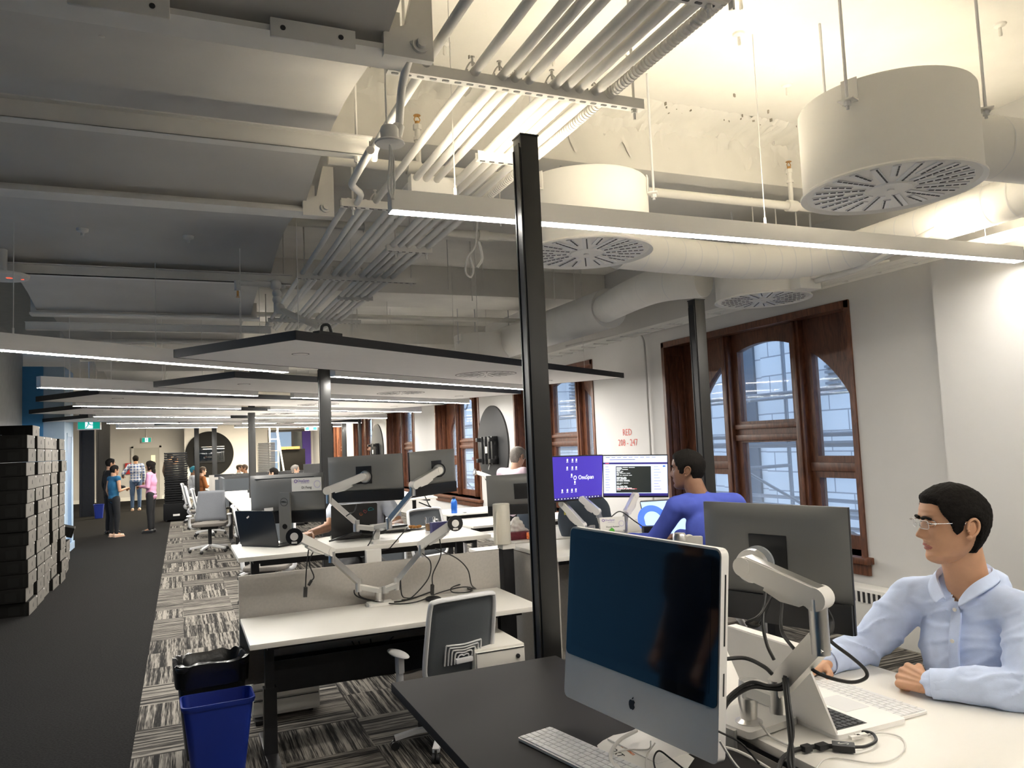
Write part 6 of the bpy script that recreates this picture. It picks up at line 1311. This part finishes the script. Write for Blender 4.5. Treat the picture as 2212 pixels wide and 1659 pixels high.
# ---- the standing man mirrored in the dark computer screen
person('man in a dark top standing left, mirrored in the big computer screen', (-1.0, 3.0, 0), math.radians(-70), 1.62, 'mid', True, 'short', cl_black, 'short', cl_black, shoe_blk, STAND, {}, belly=.03)
# ================================================================== CHAIRS, FAR DESKS, CARTONS
G_ = 'white framed task chairs'
for x, y, a, lab in ((.97, 11.2, -95, 'white framed chair beside the left end of the raised desk'), (.52, 17.6, -95, 'white framed chair in the aisle row behind the grey chair, nearer one'), (.40, 19.4, -92, 'white framed chair in the aisle row behind the grey chair, farther one'), (1.55, 6.75, 160, 'white framed chair behind the person in the pale polo'), (2.6, 8.1, 200, 'white framed chair in front of the blue bottle desk'), (.9, 9.3, 160, 'white framed chair seen through the raised desk legs'), (2.47, 1.69, 96, 'white framed chair under the man in light blue'), (2.97, 3.78, 8, 'white framed chair under the man in royal blue'), (.33, 21.3, -95, 'far white framed chair by the row of low desks')):
    dup(chair_src, (x, y, .22 if 'royal' in lab else 0), math.radians(a), lab, sc=(1, 1, 1))
# the grey fabric chair
t = thing('task_chair', 'grey fabric backed task chair in the carpet aisle, seat toward the camera', 'chair', (.44, 14.6, 0), math.radians(172))
m = MB(); m.rbox((0, .02, .48), (.56, .5, .06), .1); m.sph((0, .02, .49), 1, 20, (.28, .25, .045)); obj('seat', blob(m, .014, 4), m_seat, t)
m = MB(); N = 10; g = [[m.bm.verts.new(((-.27+.54*i/N)*(1-.18*j/N), -.25-.10*j/N+.05*((2*i/N-1)**2), .52+.52*j/N)) for i in range(N+1)] for j in range(N+1)]
for j in range(N):
    for i in range(N): m._f((g[j][i], g[j][i+1], g[j+1][i+1], g[j+1][i]))
o = obj('backrest', m, m_mesh2, t); so = o.modifiers.new('t', 'SOLIDIFY'); so.thickness = .035
for s in (-1, 1): m = MB(); m.tube([(s*.2, 0, .42), (s*.32, 0, .45), (s*.33, .02, .62)], .022); m.sph((s*.33, .05, .64), 1, 16, (.045, .13, .018)); obj('armrest', m, m_chairw, t)
m = MB(); m.cyl((0, 0, .1), (0, 0, .46), .03, n=14); m.b2((-.14, -.14, .40), (.14, .14, .45), .01); obj('gas_column', m, m_dark, t)
m = MB()
for k in range(5): a = 2*PI*k/5; d = V((math.cos(a), math.sin(a), 0)); m.bars([d*.02+V((0, 0, .12)), d*.33+V((0, 0, .075))], .045, .03)
b_ = obj('star_base', m, m_chairw, t)
for k in range(5): a = 2*PI*k/5; d = V((math.cos(a), math.sin(a), 0)); m = MB(); m.sph(d*.33+V((0, 0, .03)), .03, 10); obj('caster', m, m_dark, b_)
# far white desks on the left (three tops end to end)
for i, (y0, z) in enumerate(((11.4, .90), (13.4, .90), (15.4, .90))):
    desk(.75, 3.6, y0, y0+1.95, z, '%s of the three joined white desks behind the name card monitor' % ['nearest', 'middle', 'farthest'][i], crossbar=False)
for i, (x, y, a) in enumerate(((.9, 18.6, 0), (1.0, 20.6, 0), (.9, 22.8, 0))):
    desk(.7, 3.6, y, y+1.5, .73, '%s far low desk beyond the joined white desks' % ['first', 'second', 'third'][i], crossbar=False)
    m = MB(); m.b2((.68, y-.03, .5), (3.6, y, 1.12)); tag(obj('privacy_screen', m, m_screen if i else m_mesh), '%s far grey privacy screen beyond the joined white desks' % ['first', 'second', 'third'][i], 'screen')
R4 = random.Random(11)
mf = None
for i in range(14):
    x = 1.0+.42*(i % 7); y = 18.9+2.1*(i//7)+.3*(i % 2); lab = 'small dark monitor in the crowded far desks, %s from the left in the %s row' % (['first', 'second', 'third', 'fourth', 'fifth', 'sixth', 'seventh'][i % 7], ['front', 'rear'][i//7])
    if mf is None:
        mf = thing('monitor', lab, 'monitor', (x, y, .75), .1, 'monitors on the far desks'); m = MB(); m.b2((-.24, -.012, .13), (.24, .012, .42), .003); obj('screen_frame', m, m_mblk, mf); m = MB(); m.b2((-.03, .01, 0), (.03, .03, .25)); m.b2((-.1, -.08, 0), (.1, .1, .012)); obj('stand', m, m_mback, mf)
    else: dup(mf, (x, y, .75), R4.uniform(-.4, .4), lab)
for i in range(10):
    x = 1.0+.27*i; y = 17.0+.13*(i % 3); m = MB(); m.box((x, 16.0+.3*(i % 3), .93), (.13, .1, .06), Euler((0, 0, i)), .006); tag(obj('desk_clutter', m, [m_pvc, m_dark, m_silver][i % 3]), 'small office item on the joined white desks', 'office item', 'small items on the joined white desks')
m = MB(); m.b2((.72, 15.9, .9), (.76, 17.3, 1.22)); tag(obj('privacy_screen', m, m_mesh), 'dark end screen at the far end of the joined white desks', 'screen')
m = MB(); m.b2((2.2, 15.6, .9), (3.6, 15.64, 1.42)); tag(obj('privacy_screen', m, m_mblk), 'long black screen top over the name card monitor', 'screen')
# small items and desks to the window side
desk(3.05, 4.6, 8.35, 9.1, .75, 'white desk with the blue bottle near the window wall, nearer one')
desk(3.3, 4.9, 10.0, 10.8, .75, 'white desk near the window wall holding a folded white arm, farther one')
desk(2.25, 3.3, 6.1, 6.3, .80, 'narrow low white shelf left of the paper roll', crossbar=False, name='side_table')
c = az(966, 1088, .75); c = V((3.42, 10.1, .75)); t = thing('water_bottle', 'blue metal water bottle on the white desk near the windows', 'bottle', tuple(c)); m = MB(); m.lathe((0, 0, 0), [(.04, 0), (.043, .004), (.043, .15), (.03, .185), (.022, .19), (.022, .2)], 24); obj('body', m, m_bottle, t); m = MB(); m.cyl((0, 0, .2), (0, 0, .225), .024, n=18); obj('cap', m, m_mblk, t)
P_ = [V((4.2, 10.3, .82)), V((4.2, 10.26, .84)), V((4.15, 10.2, 1.0)), V((4.12, 10.2, 1.16)), V((3.8, 10.15, 1.28))]
arm('monitor_arm', 'folded white monitor arm near the window wall beside the disc', P_, post=(4.2, 10.3, .75), base=((4.2, 10.3, .76), .2, .14, 0), head_dir=(-1, 0, .2))
c = az(988, 1104, .75); m = MB(); m.sph((3.55, 10.05, .765), 1, 14, (.035, .055, .016)); tag(obj('computer_mouse', m, m_pvc), 'white computer mouse beside the blue bottle', 'mouse')
# monitor arm with cream cap left of the man's monitor
q = ad(1468, 1168, 2.42); t = thing('articulated_stand', 'chrome arm joint with a white ring behind the top edge of the big computer', 'monitor arm', (q.x, q.y, DZ))
m = MB(); m.lathe((0, 0, 0), [(.05, 0), (.05, .006), (.018, .012), (.018, q.z-DZ-.03), (.021, q.z-DZ-.03), (.021, q.z-DZ+.018), (.017, q.z-DZ+.024)], 28); obj('post', m, m_chrome, t)
m = MB(); hx_ = ad(1490, 1168, 2.42)-q; m.cyl(hx_+V((0, 0, q.z-DZ))-FW*.012, hx_+V((0, 0, q.z-DZ))+FW*.012, .018, n=28); m.bars([V((0, 0, q.z-DZ)), hx_*2.2+V((0, 0, q.z-DZ))], .02, .028); obj('upper_arm', m, m_armw, t)
desk(1.75, 2.9, 2.95, 3.45, 1.02-.1, 'white side counter behind the big computer', crossbar=False, name='side_table')
# cartons
XB = -1.58; BH = .1545
m = MB(); m.b2((-.62, 0, 0), (0, .50, BH-.003), .003)
proto = None
cols = [(10.10, .56), (10.68, .52), (11.22, .58), (11.84, .52), (12.40, .52)]
ordn = ['lowest', 'second', 'third', 'fourth', 'fifth', 'sixth', 'seventh', 'eighth', 'ninth', 'tenth', 'eleventh', 'twelfth', 'topmost']; cn_ = ['nearest', 'second', 'third', 'fourth', 'farthest']
R5 = random.Random(2)
proto = thing('computer_carton', '', 'carton', (XB, 10.1, 0), 0, 'stacked dark cartons')
m = MB(); m.b2((-.66, 0, 0), (-.004, .50, BH-.004), .004); obj('box', m, m_card, proto)
m = MB(); m.b2((-.004, .004, .002), (0, .496, BH-.006)); side = obj('side_panel', m, m_cards, proto)
m = MB(); m.prism([(.001, .25+a*.030, .080+b*.030) for a, b in ap], (.001, 0, 0)); m.prism([(.001, .25, .096), (.001, .253, .102), (.001, .259, .106), (.001, .257, .1)], (.001, 0, 0)); obj('fruit_emblem', m, m_ink, side)
m = MB(); m.b2((-.003, .46, BH-.03), (.002, .492, BH-.012)); obj('white_label', m, m_paper, side)
m = MB(); m.b2((-.055, -.001, .01), (-.03, .0, BH-.02)); m.b2((-.20, -.001, .02), (-.09, .0, BH-.04)); obj('printed_text', m, M('dim_print', (.008, .0078, .007), .9, spec=.08), proto)
m = MB(); m.prism([(-.50, -.0012, .022), (-.38, -.0012, .022), (-.40, -.0012, .045), (-.45, -.0012, .05), (-.48, -.0012, .035)], (0, .001, 0)); m.prism([(-.36, -.0012, .012), (-.31, -.0012, .018), (-.34, -.0012, .04)], (0, .001, 0)); obj('product_picture', m, M('picture_print', (.16, .18, .22), .6), proto)
first = True
for j, (y, dp) in enumerate(cols):
    for i in range(13):
        lab = 'dark computer carton, %s in the %s stack at the left' % (ordn[i], cn_[j]); dx = R5.uniform(-.02, .012); dyy = R5.uniform(0, .03)
        loc = (XB+dx+(.0 if j < 4 else .03), y+dyy, i*BH)
        if first: proto.location = loc; proto['label'] = lab; first = False; proto.rotation_euler = (0, 0, 0)
        else: dup(proto, loc, R5.uniform(-.012, .012), lab)
dup(proto, (-1.72, 11.3, 13*BH), .0, 'dark computer carton lying alone on top of the stacks at the left')
dup(proto, (-1.60, 14.0, .475), math.radians(8), 'light-looking carton tilted at the rear end of the stacks beside the pale blue wall').rotation_euler = (0, .3, .1)
dup(proto, (-1.62, 13.5, 0), .05, 'dark computer carton on the floor behind the rear stack'); dup(proto, (-1.64, 13.5, BH), -.03, 'dark carton second from the floor behind the rear stack'); dup(proto, (-1.62, 13.55, 2*BH), .02, 'dark carton third from the floor behind the rear stack')
# tall stack of black crates
t = None
for i in range(22):
    z = .47+i*.060; lab = 'black stacking crate number %d above the bottom case in the tall aisle stack' % (i+1)
    lab = 'black stacking crate in the tall knobbly stack at the carpet edge'
    if t is None:
        t = thing('stacking_crate', lab, 'crate', (-.14, 22.3, z), 0, 'black crates in the tall aisle stack'); m = MB(); m.b2((-.27, -.28, 0), (.27, .28, .045), .006); obj('tray', m, m_soot, t)
        m = MB()
        for s in (-1, 1):
            for q in (-.2, 0, .2): m.b2((s*.27-.012, q-.03, .01), (s*.27+.012, q+.03, .05), .003)
        obj('side_lugs', m, m_soot, t)
    else: dup(t, (-.14+R5.uniform(-.006, .006), 22.3, z), 0, lab)
m = MB(); m.b2((-.45, 21.95, .04), (.16, 22.65, .465), .02); o = tag(obj('bottom_case', m, m_soot), 'large black case at the bottom of the tall crate stack', 'case'); q = MB(); q.b2((-.22, 21.94, .14), (-.06, 21.952, .19)); obj('white_label', q, m_paper, o)
for a in (-.38, .09): q = MB(); q.cyl((a-.02, 22.0, .03), (a+.02, 22.0, .03), .03, n=12); obj('wheel', q, m_dark, o)
# far wall furnishings
m = MB(); m.lathe((1.02, 33.0, 1.70), [(.90, 0), (.90, .05)], 64, axis=(0, -1, 0)); o = tag(obj('round_panel', m, m_soot), 'big black circular panel with a screen on the far wall', 'wall panel'); q = MB(); q.b2((.45, 32.9, 1.35), (1.58, 32.95, 2.0), .01); obj('television', q, m_glassb, o)
m = MB(); m.b2((.1, 33.01, 0), (2.6, 33.08, CZ)); struct('wall_far_partition', m, m_wall)
m = MB(); m.b2((-2.05, 33.9, 1.05), (-1.83, 34, 1.48), .01); tag(obj('fire_box', m, m_red), 'red fire hose box on the far wall left of the grey door', 'box')
m = MB(); m.b2((-1.72, 33.93, 1.18), (-1.60, 33.98, 1.32)) ; m.bm.free()
m = MB(); m.b2((-1.80, 33.86, 1.16), (-1.69, 33.93, 1.32), .005); tag(obj('alarm_point', m, m_red), 'small red alarm point between fire box and grey door', 'alarm')
t = None
for i in range(20):
    z = .9+.055*i
    if t is None: t = thing('stacked_tray', 'grey tray in the tall pale stack under the ladder at the far end', 'tray', (2.55, 26.5, z), 0, 'grey trays at the far end'); m = MB(); m.b2((-.26, -.2, 0), (.26, .2, .045), .004); obj('tray', m, m_mback, t)
    else: dup(t, (2.55, 26.5, z))
m = MB(); m.b2((2.29, 26.3, .0), (2.81, 26.7, .895)); tag(obj('cupboard', m, m_mback), 'grey cupboard under the tall stack of trays', 'cupboard')
t = thing('step_ladder', 'pale aluminium step ladder leaning at the far end', 'ladder', (3.0, 27.5, 0), 0)
for x in (-.22, .05): m = MB(); m.bars([(x, 0, 0), (x+.02, .3, 2.5)], .05, .03); obj('rail', m, m_alum, t)
for z in (.5, .9, 1.3, 1.7, 2.1): m = MB(); m.b2((-.2, .08*z, z), (.08, .08*z+.06, z+.03)); obj('step', m, m_alum, t)
m = MB(); m.bars([(.05, .3, 2.4), (.35, -.1, 0)], .05, .03); obj('rear_rail', m, m_alum, t)
m = MB(); m.b2((3.4, 30, 0), (4.3, 30.3, 1.75), .01); o = tag(obj('lectern', m, m_card), 'dark brown cabinet in front of the far glass doors', 'cabinet'); q = MB(); q.b2((3.38, 29.96, 1.75), (4.1, 30.3, 1.85)); obj('wooden_top', q, m_wood2, o)
t = thing('window_8', None, None); t['kind'] = 'structure'; m = MB(); m.b2((3.35, 33.9, 0), (3.45, 34, 2.6)); m.b2((3.45, 33.9, 2.5), (5.1, 34, 2.6)); m.b2((4.3, 33.9, 0), (4.4, 34, 2.5)); obj('frame', m, m_blackm, t); m = MB(); m.b2((3.45, 33.94, 0), (4.3, 33.96, 2.5)); obj('pane', m, M('far_pane', (.12, .18, .25), .1, emit=.25, ecol=(.35, .5, .75)), t); m = MB(); m.b2((4.4, 33.94, 0), (4.75, 33.96, 2.5)); obj('pane', m, M('far_dark_pane', (.05, .07, .08), .1), t)
m = MB(); m.b2((4.75, 33.88, 0), (5.1, 33.93, 2.5)); tag(obj('purple_banner', m, M('purple_cloth', (.05, .025, .2), .7)), 'deep purple upright banner by the far glass doors', 'banner')
m = MB(); m.tube([(-1.9, 30, 2.95), (-1.2, 30.4, 2.9)], .02, smooth=False); m.cyl((-1.5, 30.2, 2.92), (-1.5, 30.2, CZ), .008, n=8); o = tag(obj('track_light', m, m_blackm), 'short track with three tiny bright spots near the far left wall', 'lamp')
for i in range(3): q = MB(); q.sph((-1.85+.3*i, 29.95+.15*i, 2.85-.02*i), .035, 12); obj('spot_bulb', q, M('spot_lit', (1, 1, .9), .4, emit=14, ecol=(1, .92, .75)) if i == 0 else bpy.data.materials['spot_lit'], o)
bin_('waste_bin', 'small violet waste bin between the black steel columns', -2.2, 25.2, 0, .2, .2, .26, .26, .4, m_bluebin)
m = MB(); m.b2((-4, 30.95, 0), (-2.7, 31, 3.2)); m.bm.free()
